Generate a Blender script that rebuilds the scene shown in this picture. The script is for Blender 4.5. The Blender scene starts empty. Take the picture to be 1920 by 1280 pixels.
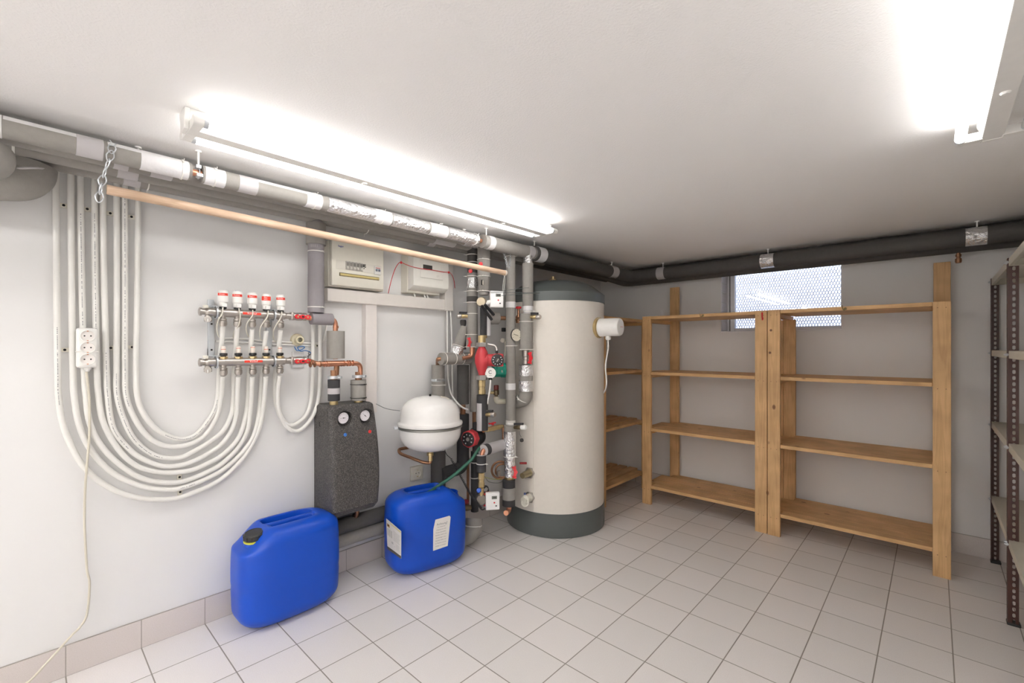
import bpy, bmesh, math, random
from mathutils import Vector, Matrix
random.seed(7)
C = bpy.context.scene
COL = C.collection
T = 0.206                                   # floor tile pitch (m)
PI = math.pi
# ------------------------------------------------------------------ camera
CAM = Vector((2.2135, -1.130, 1.1416))
YAW = 0.7487
FPX = 851.0
FW = Vector((-math.sin(YAW), math.cos(YAW), 0)); RT = Vector((math.cos(YAW), math.sin(YAW), 0)); UP = Vector((0, 0, 1))
cd = bpy.data.cameras.new('camera'); cam = bpy.data.objects.new('camera', cd); COL.objects.link(cam)
cam.location = CAM; cam.rotation_euler = (PI/2, 0, YAW)
cd.sensor_width = 36.0; cd.lens = 36.0*FPX/1920; cd.shift_y = 13.0/1920; cd.clip_start = 0.02
C.camera = cam
# ------------------------------------------------------------------ colour management
C.view_settings.view_transform = 'Standard'; C.view_settings.look = 'None'
C.view_settings.exposure = 0.48; C.view_settings.gamma = 1.0; C.view_settings.use_curve_mapping = False
C.cycles.use_denoising = True
C.cycles.max_bounces = 12; C.cycles.diffuse_bounces = 8; C.cycles.transparent_max_bounces = 16
C.cycles.sample_clamp_indirect = 8.0
# ------------------------------------------------------------------ daylight
W = bpy.data.worlds.new('world'); C.world = W; W.use_nodes = True
bg = W.node_tree.nodes['Background']; bg.inputs[0].default_value = (0.78, 0.86, 1.0, 1); bg.inputs[1].default_value = 6.0
TUBE_STRENGTH = 9.0
CEIL = CAM.z + 0.6584                       # ceiling height 1.80 m
YB = 2.432                                  # face of the back wall
XR = 2.92; YF = -3.6

# ------------------------------------------------------------------ measuring helpers (photo pixel -> point on a known plane)
def ray(px, py): return FW + RT*((px-960)/FPX) + UP*((653-py)/FPX)
def onX(px, py, x): r = ray(px, py); return CAM + r*((x-CAM.x)/r.x)
def onY(px, py, y): r = ray(px, py); return CAM + r*((y-CAM.y)/r.y)
def onZ(px, py, z): r = ray(px, py); return CAM + r*((z-CAM.z)/r.z)
def atd(px, py, d): return CAM + ray(px, py)*d
def V(*a): return Vector(a)

# ------------------------------------------------------------------ materials
MATS = {}
def mat(name, col, rough=0.5, metal=0.0, noise=0.0, nscale=40, bump=0.0, bscale=200, spec=0.5, coat=0.0, emis=None, bdist=0.003):
    if name in MATS: return MATS[name]
    m = bpy.data.materials.new(name); m.use_nodes = True; nt = m.node_tree; N = nt.nodes; L = nt.links
    b = N['Principled BSDF']; b.inputs['Roughness'].default_value = rough; b.inputs['Metallic'].default_value = metal
    b.inputs['Specular IOR Level'].default_value = spec; b.inputs['Coat Weight'].default_value = coat
    c = (col[0], col[1], col[2], 1); b.inputs['Base Color'].default_value = c
    tc = N.new('ShaderNodeTexCoord')
    nz = N.new('ShaderNodeTexNoise'); nz.inputs['Scale'].default_value = nscale; nz.inputs['Detail'].default_value = 4
    L.new(tc.outputs['Object'], nz.inputs['Vector'])
    mx = N.new('ShaderNodeMix'); mx.data_type = 'RGBA'
    k = noise if noise else 0.04
    mx.inputs[6].default_value = (col[0]*(1-k), col[1]*(1-k), col[2]*(1-k), 1)
    mx.inputs[7].default_value = (min(1, col[0]*(1+k)), min(1, col[1]*(1+k)), min(1, col[2]*(1+k)), 1)
    L.new(nz.outputs['Fac'], mx.inputs[0]); L.new(mx.outputs[2], b.inputs['Base Color'])
    if bump:
        n2 = N.new('ShaderNodeTexNoise'); n2.inputs['Scale'].default_value = bscale; n2.inputs['Detail'].default_value = 3
        L.new(tc.outputs['Object'], n2.inputs['Vector'])
        bp = N.new('ShaderNodeBump'); bp.inputs['Strength'].default_value = bump; bp.inputs['Distance'].default_value = bdist
        L.new(n2.outputs['Fac'], bp.inputs['Height']); L.new(bp.outputs['Normal'], b.inputs['Normal'])
    if emis:
        b.inputs['Emission Color'].default_value = (emis[0], emis[1], emis[2], 1); b.inputs['Emission Strength'].default_value = emis[3]
    MATS[name] = m; return m

def tile_mat(name, col, grout, ox, oy, ax=('X', 'Y'), tw=T, th=T, mort=0.0016):
    m = bpy.data.materials.new(name); m.use_nodes = True; nt = m.node_tree; N = nt.nodes; L = nt.links
    b = N['Principled BSDF']; b.inputs['Roughness'].default_value = 0.42
    g = N.new('ShaderNodeNewGeometry'); s = N.new('ShaderNodeSeparateXYZ'); L.new(g.outputs['Position'], s.inputs[0])
    cb = N.new('ShaderNodeCombineXYZ')
    for k, (a, o) in enumerate(zip(ax, (ox, oy))):
        ad = N.new('ShaderNodeMath'); ad.operation = 'ADD'; ad.inputs[1].default_value = 40*(tw if k == 0 else th) - o
        L.new(s.outputs[a], ad.inputs[0]); L.new(ad.outputs[0], cb.inputs[k])
    br = N.new('ShaderNodeTexBrick'); br.offset = 0; br.squash = 1; br.offset_frequency = 1
    br.inputs['Scale'].default_value = 1.0; br.inputs['Brick Width'].default_value = tw; br.inputs['Row Height'].default_value = th
    br.inputs['Mortar Size'].default_value = mort; br.inputs['Mortar Smooth'].default_value = 0.15; br.inputs['Bias'].default_value = 0.0
    L.new(cb.outputs[0], br.inputs['Vector'])
    br.inputs['Color1'].default_value = (col[0]*0.97, col[1]*0.97, col[2]*0.965, 1)
    br.inputs['Color2'].default_value = (col[0]*1.03, col[1]*1.02, col[2]*1.02, 1)
    br.inputs['Mortar'].default_value = (*grout, 1)
    nz = N.new('ShaderNodeTexNoise'); nz.inputs['Scale'].default_value = 420; nz.inputs['Detail'].default_value = 2
    L.new(g.outputs['Position'], nz.inputs['Vector'])
    cr = N.new('ShaderNodeValToRGB'); cr.color_ramp.elements[0].position = 0.3; cr.color_ramp.elements[0].color = (0.90, 0.89, 0.88, 1)
    cr.color_ramp.elements[1].position = 0.62; cr.color_ramp.elements[1].color = (1, 1, 1, 1)
    L.new(nz.outputs['Fac'], cr.inputs[0])
    mu = N.new('ShaderNodeMix'); mu.data_type = 'RGBA'; mu.blend_type = 'MULTIPLY'; mu.inputs[0].default_value = 1
    L.new(br.outputs['Color'], mu.inputs[6]); L.new(cr.outputs['Color'], mu.inputs[7]); L.new(mu.outputs[2], b.inputs['Base Color'])
    bp = N.new('ShaderNodeBump'); bp.inputs['Strength'].default_value = 0.5; bp.inputs['Distance'].default_value = 0.002; bp.invert = True
    L.new(br.outputs['Fac'], bp.inputs['Height']); L.new(bp.outputs['Normal'], b.inputs['Normal'])
    return m

def wood_mat(name, axis, base=(0.68, 0.435, 0.21), dark=(0.40, 0.21, 0.08), knots=True):
    if name in MATS: return MATS[name]
    m = bpy.data.materials.new(name); m.use_nodes = True; nt = m.node_tree; N = nt.nodes; L = nt.links
    b = N['Principled BSDF']; b.inputs['Roughness'].default_value = 0.55
    g = N.new('ShaderNodeNewGeometry'); mp = N.new('ShaderNodeMapping')
    sc = [38, 38, 38]; sc['XYZ'.index(axis)] = 2.2
    mp.inputs['Scale'].default_value = sc; L.new(g.outputs['Position'], mp.inputs['Vector'])
    nz = N.new('ShaderNodeTexNoise'); nz.inputs['Scale'].default_value = 1.0; nz.inputs['Detail'].default_value = 5; nz.inputs['Distortion'].default_value = 0.5
    L.new(mp.outputs[0], nz.inputs['Vector'])
    mu = N.new('ShaderNodeMath'); mu.operation = 'MULTIPLY'; mu.inputs[1].default_value = 9; L.new(nz.outputs['Fac'], mu.inputs[0])
    fr = N.new('ShaderNodeMath'); fr.operation = 'PINGPONG'; fr.inputs[1].default_value = 1.0; L.new(mu.outputs[0], fr.inputs[0])
    cr = N.new('ShaderNodeValToRGB'); e = cr.color_ramp.elements
    e[0].position = 0.0; e[0].color = (base[0]*0.86, base[1]*0.83, base[2]*0.78, 1); e[1].position = 0.75; e[1].color = (*base, 1)
    L.new(fr.outputs[0], cr.inputs[0]); out = cr.outputs['Color']
    # slow tone change from board to board
    n2 = N.new('ShaderNodeTexNoise'); n2.inputs['Scale'].default_value = 7; L.new(g.outputs['Position'], n2.inputs['Vector'])
    c2 = N.new('ShaderNodeValToRGB'); c2.color_ramp.elements[0].position = 0.35; c2.color_ramp.elements[0].color = (0.85, 0.82, 0.78, 1)
    c2.color_ramp.elements[1].position = 0.65; c2.color_ramp.elements[1].color = (1.08, 1.06, 1.04, 1); L.new(n2.outputs['Fac'], c2.inputs[0])
    mm = N.new('ShaderNodeMix'); mm.data_type = 'RGBA'; mm.blend_type = 'MULTIPLY'; mm.inputs[0].default_value = 1
    L.new(out, mm.inputs[6]); L.new(c2.outputs['Color'], mm.inputs[7]); out = mm.outputs[2]
    if knots:
        s2 = [9, 9, 9]; s2['XYZ'.index(axis)] = 5.5
        mp2 = N.new('ShaderNodeMapping'); mp2.inputs['Scale'].default_value = s2; L.new(g.outputs['Position'], mp2.inputs['Vector'])
        vo = N.new('ShaderNodeTexVoronoi'); vo.inputs['Scale'].default_value = 1.0; L.new(mp2.outputs[0], vo.inputs['Vector'])
        c3 = N.new('ShaderNodeValToRGB'); c3.color_ramp.elements[0].position = 0.055; c3.color_ramp.elements[0].color = (1, 1, 1, 1)
        c3.color_ramp.elements[1].position = 0.10; c3.color_ramp.elements[1].color = (0, 0, 0, 1); L.new(vo.outputs['Distance'], c3.inputs[0])
        m3 = N.new('ShaderNodeMix'); m3.data_type = 'RGBA'; m3.inputs[7].default_value = (dark[0]*0.55, dark[1]*0.5, dark[2]*0.5, 1)
        L.new(c3.outputs['Color'], m3.inputs[0]); L.new(out, m3.inputs[6]); out = m3.outputs[2]
    L.new(out, b.inputs['Base Color'])
    MATS[name] = m; return m

M_wall = mat('painted_plaster', (0.77, 0.765, 0.76), 0.7, noise=0.012, nscale=3, bump=0.10, bscale=60)
M_ceil = mat('roughcast_ceiling', (0.92, 0.91, 0.90), 0.85, noise=0.012, nscale=4, bump=0.35, bscale=170)
M_floor = tile_mat('floor_tiles', (0.79, 0.765, 0.755), (0.30, 0.275, 0.245), 0, 0, mort=0.0021)
M_baseL = tile_mat('skirting_tiles_left', (0.66, 0.61, 0.59), (0.36, 0.33, 0.30), 0, -0.1, ('Y', 'Z'), T, 0.207)
M_baseB = tile_mat('skirting_tiles_back', (0.70, 0.66, 0.64), (0.36, 0.33, 0.30), 0.045, -0.1, ('X', 'Z'), 0.302, 0.207)
WX = wood_mat('pine_grain_x', 'X'); WY = wood_mat('pine_grain_y', 'Y'); WZ = wood_mat('pine_grain_z', 'Z')
M_pole = wood_mat('beech_pole', 'Y', (0.63, 0.47, 0.35), (0.5, 0.28, 0.13), False)
M_white = mat('white_plastic', (0.86, 0.85, 0.82), 0.35)
M_cream = mat('cream_plastic', (0.78, 0.75, 0.66), 0.4)
M_lampw = mat('white_enamel', (0.86, 0.85, 0.82), 0.3)
M_tube_on = mat('lit_tube', (1, 1, 1), 0.4, emis=(1.0, 0.985, 0.965, TUBE_STRENGTH))
M_tube_fill = mat('lit_tube_fill', (1, 1, 1), 0.4, emis=(1.0, 0.985, 0.965, TUBE_STRENGTH*3.4))  # stronger emission, only for the fill battens added behind the camera
M_tube_off = mat('unlit_tube', (0.83, 0.83, 0.81), 0.25)
M_black = mat('black_plastic', (0.02, 0.02, 0.02), 0.4)
M_dark = mat('dark_hole', (0.012, 0.010, 0.010), 0.8)
M_foam = mat('grey_pipe_foam', (0.29, 0.275, 0.255), 0.85, noise=0.10, nscale=60, bump=0.15, bscale=300)
M_foam2 = mat('mauve_grey_foam', (0.27, 0.25, 0.265), 0.85, noise=0.06, nscale=60, bump=0.12, bscale=300)
M_foamd = mat('dark_pipe_foam', (0.085, 0.080, 0.076), 0.8, noise=0.12, nscale=50, bump=0.12, bscale=300)
M_foamb = mat('charcoal_foam', (0.040, 0.039, 0.042), 0.75, noise=0.10, nscale=80, bump=0.1, bscale=300)
M_tape = mat('grey_pvc_tape', (0.50, 0.48, 0.49), 0.35, noise=0.05, nscale=30, bump=0.25, bscale=90)
M_tapel = mat('light_tape', (0.72, 0.71, 0.72), 0.3, noise=0.05, nscale=40, bump=0.45, bscale=70)
M_foil = mat('aluminium_foil', (0.84, 0.84, 0.85), 0.25, 0.9, noise=0.1, nscale=90, bump=1.0, bscale=70, bdist=0.012)
M_copper = mat('copper', (0.62, 0.30, 0.19), 0.32, 0.9, noise=0.22, nscale=45)
M_copd = mat('tarnished_copper', (0.36, 0.19, 0.11), 0.4, 0.85, noise=0.25, nscale=60)
M_brass = mat('brass', (0.60, 0.47, 0.25), 0.35, 0.9, noise=0.15, nscale=70)
M_nickel = mat('nickel', (0.50, 0.465, 0.43), 0.33, 0.9, noise=0.12, nscale=60)
M_steel = mat('zinc_steel', (0.66, 0.69, 0.72), 0.35, 0.8, noise=0.1, nscale=50)
M_red = mat('red_plastic', (0.66, 0.02, 0.03), 0.35)
M_redp = mat('red_pump_enamel', (0.50, 0.035, 0.045), 0.35)
M_rubber = mat('black_rubber', (0.016, 0.016, 0.018), 0.5)
M_tie = mat('cable_tie_white', (0.80, 0.78, 0.74), 0.4)

# ------------------------------------------------------------------ mesh building
def frame_of(d):
    d = Vector(d).normalized(); a = V(0, 0, 1) if abs(d.z) < 0.95 else V(0, 1, 0)
    u = a.cross(d).normalized(); v = d.cross(u).normalized(); return u, v, d

def catmull(P, n=8):
    P = [Vector(p) for p in P]
    if len(P) < 3: return P
    out = []
    Q = [P[0]*2-P[1]] + P + [P[-1]*2-P[-2]]
    for i in range(1, len(Q)-2):
        p0, p1, p2, p3 = Q[i-1:i+3]
        for k in range(n):
            t = k/n
            out.append(0.5*((2*p1)+(p2-p0)*t+(2*p0-5*p1+4*p2-p3)*t*t+(3*p1-p0-3*p2+p3)*t*t*t))
    out.append(P[-1]); return out

def fillet(P, r, n=6):
    """polyline with rounded corners of radius r"""
    P = [Vector(p) for p in P]; out = [P[0]]
    for i in range(1, len(P)-1):
        a, b, c = P[i-1], P[i], P[i+1]
        u = (a-b); v = (c-b); rr = min(r, u.length*0.49, v.length*0.49)
        u.normalize(); v.normalize()
        s, e = b+u*rr, b+v*rr
        for k in range(n+1):
            t = k/n; out.append(s*(1-t)**2 + b*2*t*(1-t) + e*t*t)
    out.append(P[-1]); return out

class MB:
    def __init__(self): self.v = []; self.f = []; self.mi = []; self.m = 0
    def add(self, vs, fs):
        o = len(self.v); self.v += [Vector(p) for p in vs]
        for f in fs: self.f.append([o+i for i in f]); self.mi.append(self.m)
        return self
    def box(self, lo, hi):
        x0, y0, z0 = lo; x1, y1, z1 = hi
        return self.add([(x0,y0,z0),(x1,y0,z0),(x1,y1,z0),(x0,y1,z0),(x0,y0,z1),(x1,y0,z1),(x1,y1,z1),(x0,y1,z1)],
                 [(0,3,2,1),(4,5,6,7),(0,1,5,4),(1,2,6,5),(2,3,7,6),(3,0,4,7)])
    def obox(self, c, u, v, w, su, sv, sw):
        """box centred at c, full sizes su, sv, sw along directions u, v, w"""
        c = Vector(c); u = Vector(u).normalized()*su/2; v = Vector(v).normalized()*sv/2; w = Vector(w).normalized()*sw/2
        P = [c-u-v-w, c+u-v-w, c+u+v-w, c-u+v-w, c-u-v+w, c+u-v+w, c+u+v+w, c-u+v+w]
        F = [(0,3,2,1),(4,5,6,7),(0,1,5,4),(1,2,6,5),(2,3,7,6),(3,0,4,7)]
        if u.cross(v).dot(w) < 0: F = [f[::-1] for f in F]
        return self.add(P, F)
    def tube(self, P, r, n=16, cap=True, up=None):
        P = [Vector(p) for p in P]
        Q = [P[0]]
        for p in P[1:]:
            if (p-Q[-1]).length > 1e-6: Q.append(p)
        P = Q; k = len(P)
        R = r if isinstance(r, (list, tuple)) else [r]*k
        if len(R) != k: R = [R[min(len(R)-1, int(i*len(R)/k))] for i in range(k)]
        T0 = (P[1]-P[0]).normalized(); u, v, _ = frame_of(T0)
        vs = []; 
        for i in range(k):
            t = (P[min(i+1, k-1)]-P[max(i-1, 0)]).normalized()
            u = (u - t*u.dot(t)).normalized(); v = t.cross(u)
            for j in range(n):
                a = 2*PI*j/n; vs.append(P[i]+u*(R[i]*math.cos(a))+v*(R[i]*math.sin(a)))
        fs = [(i*n+j, i*n+(j+1)%n, (i+1)*n+(j+1)%n, (i+1)*n+j) for i in range(k-1) for j in range(n)]
        if cap: fs += [tuple(range(n-1, -1, -1)), tuple(range((k-1)*n, k*n))]
        return self.add(vs, fs)
    def cyl(self, a, b, r, r2=None, n=20): return self.tube([a, b], [r, r if r2 is None else r2], n)
    def lathe(self, o, d, prof, n=28, flip=False):
        """prof: list of (radius, distance along d)"""
        u, v, d = frame_of(d); o = Vector(o); vs = []; fs = []; k = len(prof)
        for (r, h) in prof:
            for j in range(n):
                a = 2*PI*j/n; vs.append(o+d*h+u*(r*math.cos(a))+v*(r*math.sin(a)))
        fs = [(i*n+j, i*n+(j+1)%n, (i+1)*n+(j+1)%n, (i+1)*n+j) for i in range(k-1) for j in range(n)]
        if prof[0][0] > 1e-5: fs.append(tuple(range(n-1, -1, -1)))
        if prof[-1][0] > 1e-5: fs.append(tuple(range((k-1)*n, k*n)))
        return self.add(vs, fs)
    def torus(self, c, d, R, r, n=28, m=8, a0=0, a1=2*PI):
        u, v, d = frame_of(d); c = Vector(c)
        full = abs(a1-a0-2*PI) < 1e-6
        k = n if full else n+1; vs = []
        for i in range(k):
            a = a0+(a1-a0)*i/n; e = u*math.cos(a)+v*math.sin(a)
            for j in range(m):
                b = 2*PI*j/m; vs.append(c+e*(R+r*math.cos(b))+d*(r*math.sin(b)))
        fs = [((i%k)*m+j, ((i+1)%k)*m+j, ((i+1)%k)*m+(j+1)%m, (i%k)*m+(j+1)%m) for i in range(n) for j in range(m)]
        if not full: fs += [tuple(range(m)), tuple(range((k-1)*m+m-1, (k-1)*m-1, -1))]
        return self.add(vs, fs)
    def prism(self, pts, d):
        """extrude planar polygon pts by vector d"""
        pts = [Vector(p) for p in pts]; d = Vector(d); n = len(pts)
        nm = V(0, 0, 0)
        for i in range(n): nm += pts[i].cross(pts[(i+1) % n])
        fl = nm.dot(d) < 0
        fs = [tuple(range(n-1, -1, -1)), tuple(range(n, 2*n))] + [(i, (i+1)%n, n+(i+1)%n, n+i) for i in range(n)]
        if fl: fs = [f[::-1] for f in fs]
        return self.add(pts+[p+d for p in pts], fs)
    def hexnut(self, o, d, r, h, n=6):
        u, v, d = frame_of(d); o = Vector(o)
        return self.prism([o+u*(r*math.cos(2*PI*i/n))+v*(r*math.sin(2*PI*i/n)) for i in range(n)], d*h)
    def build(self, name, m, parent=None, bevel=0, angle=38, smooth=True, segs=2):
        vs = self.v; par = parent
        wl = V(0, 0, 0)
        p = parent
        while p is not None: wl = wl+p.location; p = p.parent
        if parent is None:
            xs = [q.x for q in vs]; ys = [q.y for q in vs]; zs = [q.z for q in vs]
            org = V((min(xs)+max(xs))/2, (min(ys)+max(ys))/2, min(zs))
        else: org = wl
        me = bpy.data.meshes.new(name); me.from_pydata([q-org for q in vs], [], self.f); 
        ms = m if isinstance(m, (list, tuple)) else [m]
        for x in ms: me.materials.append(x)
        for p_, k in zip(me.polygons, self.mi): p_.material_index = min(k, len(ms)-1)
        me.validate(); me.update()
        if smooth:
            me.shade_smooth(); me.set_sharp_from_angle(angle=math.radians(angle))
        o = bpy.data.objects.new(name, me); COL.objects.link(o)
        if parent is None: o.location = org
        else: o.parent = parent
        if bevel:
            bm_ = o.modifiers.new('bevel', 'BEVEL'); bm_.width = bevel; bm_.segments = segs; bm_.limit_method = 'ANGLE'; bm_.angle_limit = math.radians(40)
            bm_.harden_normals = False
        return o

def tag(o, label=None, cat=None, group=None, kind=None):
    if label: o['label'] = label
    if cat: o['category'] = cat
    if group: o['group'] = group
    if kind: o['kind'] = kind
    return o
def thing(name, label, cat, loc=(0, 0, 0), group=None):
    o = bpy.data.objects.new(name, None); COL.objects.link(o); o.location = loc; o.empty_display_size = 0.05
    return tag(o, label, cat, group)
def struct(name, mb, m, **k): return tag(mb.build(name, m, **k), kind='structure')

def text(name, s, c, right, up, h, m, parent, align='CENTER', depth=0.0004, bold=False):
    cu = bpy.data.curves.new(name, 'FONT'); cu.body = s; cu.size = 1.0; cu.align_x = align; cu.align_y = 'CENTER'; cu.extrude = 0.0
    if bold: cu.offset = 0.02
    cu.resolution_u = 2
    ob = bpy.data.objects.new(name, cu); COL.objects.link(ob)
    dg = bpy.context.evaluated_depsgraph_get(); me = bpy.data.meshes.new_from_object(ob.evaluated_get(dg))
    bpy.data.objects.remove(ob); bpy.data.curves.remove(cu)
    right = Vector(right).normalized(); up = Vector(up).normalized(); nrm = right.cross(up); c = Vector(c)
    mb = MB(); mb.add([c + right*(v.co.x*h*1.35) + up*(v.co.y*h*1.35) + nrm*depth for v in me.vertices], [tuple(p.vertices) for p in me.polygons])
    bpy.data.meshes.remove(me)
    return mb.build(name, m, parent, smooth=False)

def tie(name, c, d, r, parent, m=None, w=0.0035, head=0):
    """cable tie round a pipe: centre c, pipe axis d, pipe radius r"""
    u, v, d = frame_of(d); mb = MB(); c = Vector(c)
    mb.lathe(c-d*(w/2), d, [(r+0.0002, 0), (r+0.0022, 0), (r+0.0022, w), (r+0.0002, w)], 24)
    hd = (u*math.cos(head)+v*math.sin(head))
    mb.obox(c+hd*(r+0.004), hd, d, d.cross(hd), 0.006, w*1.5, 0.006)
    mb.obox(c+hd*(r+0.010), hd, d, d.cross(hd), 0.014, w*0.7, 0.0015)
    return mb.build(name, m or M_tie, parent)

def band(name, a, b, r, m, parent, e=0.0012, n=24):
    """tape wrapped round a pipe between points a and b"""
    a = Vector(a); b = Vector(b); L = (b-a).length
    return MB().lathe(a, b-a, [(r, 0), (r+e, 0.0005), (r+e, L-0.0005), (r, L)], n).build(name, m, parent)

# ================================================================== the room
mb = MB(); mb.box((-0.2, YF-0.2, -0.1), (XR+0.2, YB+0.2, 0)); struct('floor', mb, M_floor, smooth=False)
mb = MB(); mb.box((-0.2, YF-0.2, CEIL), (XR+0.2, YB+0.2, CEIL+0.1)); struct('ceiling', mb, M_ceil, smooth=False)
mb = MB(); mb.box((-0.2, YF-0.2, 0), (-0.006, YB+0.2, CEIL)); struct('wall_left', mb, M_wall, smooth=False)
mb = MB(); mb.box((XR, YF-0.2, 0), (XR+0.2, YB+0.2, CEIL)); struct('wall_right', mb, M_wall, smooth=False)
mb = MB(); mb.box((-0.006, YF-0.2, 0), (XR, YF, CEIL)); struct('wall_front', mb, M_wall, smooth=False)
WX0, WX1, WZ0, WZ1 = 1.042, 1.782, 1.266, 1.765
YW = YB+0.006; YO = YW+0.16
mb = MB(); mb.box((-0.006, YW, 0), (WX0, YO, CEIL)); mb.box((WX1, YW, 0), (XR, YO, CEIL))
mb.box((WX0, YW, 0), (WX1, YO, WZ0)); mb.box((WX0, YW, WZ1), (WX1, YO, CEIL)); struct('wall_back', mb, M_wall, smooth=False)
mb = MB(); mb.box((-0.006, YF, 0), (0.0, YW, 0.107)); struct('baseboard_left', mb, M_baseL, smooth=False)
mb = MB(); mb.box((0.0, YB, 0), (XR, YW, 0.107)); struct('baseboard_back', mb, M_baseB, smooth=False)

# ---- window
win = tag(bpy.data.objects.new('window_1', None), kind='structure'); COL.objects.link(win); win.location = (1.41, YO, WZ0)
win['label'] = 'basement window with an expanded metal grille behind glass'
M_frame = mat('white_window_frame', (0.90, 0.89, 0.91), 0.4)
fy0, fy1 = YO-0.03, YO+0.02
mb = MB(); t = 0.028
mb.box((WX0, fy0, WZ0), (WX0+0.055, fy1, WZ1)); mb.box((WX1-0.02, fy0, WZ0), (WX1, fy1, WZ1))
mb.box((WX0+0.055, fy0, WZ0), (WX1-0.02, fy1, WZ0+t)); mb.box((WX0+0.055, fy0, WZ1-t), (WX1-0.02, fy1, WZ1))
mb.build('window_frame', M_frame, win, bevel=0.003)
mb = MB(); mb.box((WX0+0.022, fy0-0.004, WZ0+0.005), (WX0+0.026, fy0+0.001, WZ1-0.01)); mb.build('frame_groove', M_dark, win)
# pale glazed brick lining on the left reveal and a white sill
mb = MB()
for k in range(7): mb.box((WX0-0.001, YW+0.012, WZ0+0.012+k*0.0715), (WX0+0.006, fy0-0.005, WZ0+0.0775+k*0.0715))
mb.build('reveal_brick', mat('pale_reveal_brick', (0.82, 0.80, 0.83), 0.6, noise=0.08), win, bevel=0.0015)
mb = MB(); mb.box((WX0-0.001, YW-0.002, WZ0), (WX0+0.004, YW+0.012, WZ1)); mb.box((WX0-0.001, YW-0.002, WZ0-0.006), (WX1+0.004, fy0, WZ0+0.003))
mb.build('sill', mat('white_sill', (0.82, 0.81, 0.83), 0.45), win, bevel=0.001)
# glass: clear with real reflections
gm = bpy.data.materials.new('window_glass'); gm.use_nodes = True; nt = gm.node_tree; nt.nodes.remove(nt.nodes['Principled BSDF'])
gl = nt.nodes.new('ShaderNodeBsdfGlossy'); gl.inputs['Roughness'].default_value = 0.02; tr = nt.nodes.new('ShaderNodeBsdfTransparent'); tr.inputs[0].default_value = (0.95, 0.96, 0.98, 1)
fr = nt.nodes.new('ShaderNodeFresnel'); fr.inputs[0].default_value = 1.6; ms = nt.nodes.new('ShaderNodeMixShader')
nt.links.new(fr.outputs[0], ms.inputs[0]); nt.links.new(tr.outputs[0], ms.inputs[1]); nt.links.new(gl.outputs[0], ms.inputs[2]); nt.links.new(ms.outputs[0], nt.nodes['Material Output'].inputs[0])
mb = MB(); mb.box((WX0+0.05, YO-0.006, WZ0+0.02), (WX1-0.012, YO-0.002, WZ1-0.02)); mb.build('pane', gm, win, smooth=False)
# expanded metal grille outside the glass
mb = MB(); gx0, gx1, gz0, gz1 = WX0-0.05, WX1+0.05, WZ0-0.05, WZ1+0.05
yg = YO+0.035; cw, ch = 0.0175, 0.040
nx = int((gx1-gx0)/cw)+1; nz = int((gz1-gz0)/ch)+1
def strand(a, b, w=0.0042, d=0.004):
    a = Vector(a); b = Vector(b); t_ = (b-a).normalized(); s_ = t_.cross(V(0, 1, 0))
    mb.obox((a+b)/2, t_, s_, V(0, 1, 0), (b-a).length+0.001, w, d)
for i in range(nx):
    for j in range(nz):
        x = gx0+i*cw; z = gz0+j*ch; h = cw/2; q = ch*0.12
        strand((x, yg, z+q), (x, yg, z+ch/2-q))
        strand((x+h, yg, z+ch/2+q), (x+h, yg, z+ch-q))
        for (a, b) in (((x, z+ch/2-q), (x+h, z+ch/2+q)), ((x, z+ch/2-q), (x-h, z+ch/2+q)), ((x+h, z+ch-q), (x+cw, z+ch+q)), ((x+h, z+ch-q), (x, z+ch+q))):
            strand((a[0], yg, a[1]), (b[0], yg, b[1]))
mb.build('expanded_metal_grille', mat('galvanised_grille', (0.50, 0.51, 0.58), 0.5, 0.2), win, smooth=False)
# light well outside
mb = MB(); mb.box((0.6, YO+0.42, 0.9), (2.2, YO+0.5, 2.3)); mb.box((0.55, YO, 0.9), (0.6, YO+0.5, 2.3)); mb.box((2.2, YO, 0.9), (2.25, YO+0.5, 2.3)); mb.box((0.6, YO, 0.85), (2.2, YO+0.5, 0.9))
struct('trim_1', mb, mat('light_well_concrete', (0.90, 0.90, 0.92), 0.8, noise=0.03), smooth=False)

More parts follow.
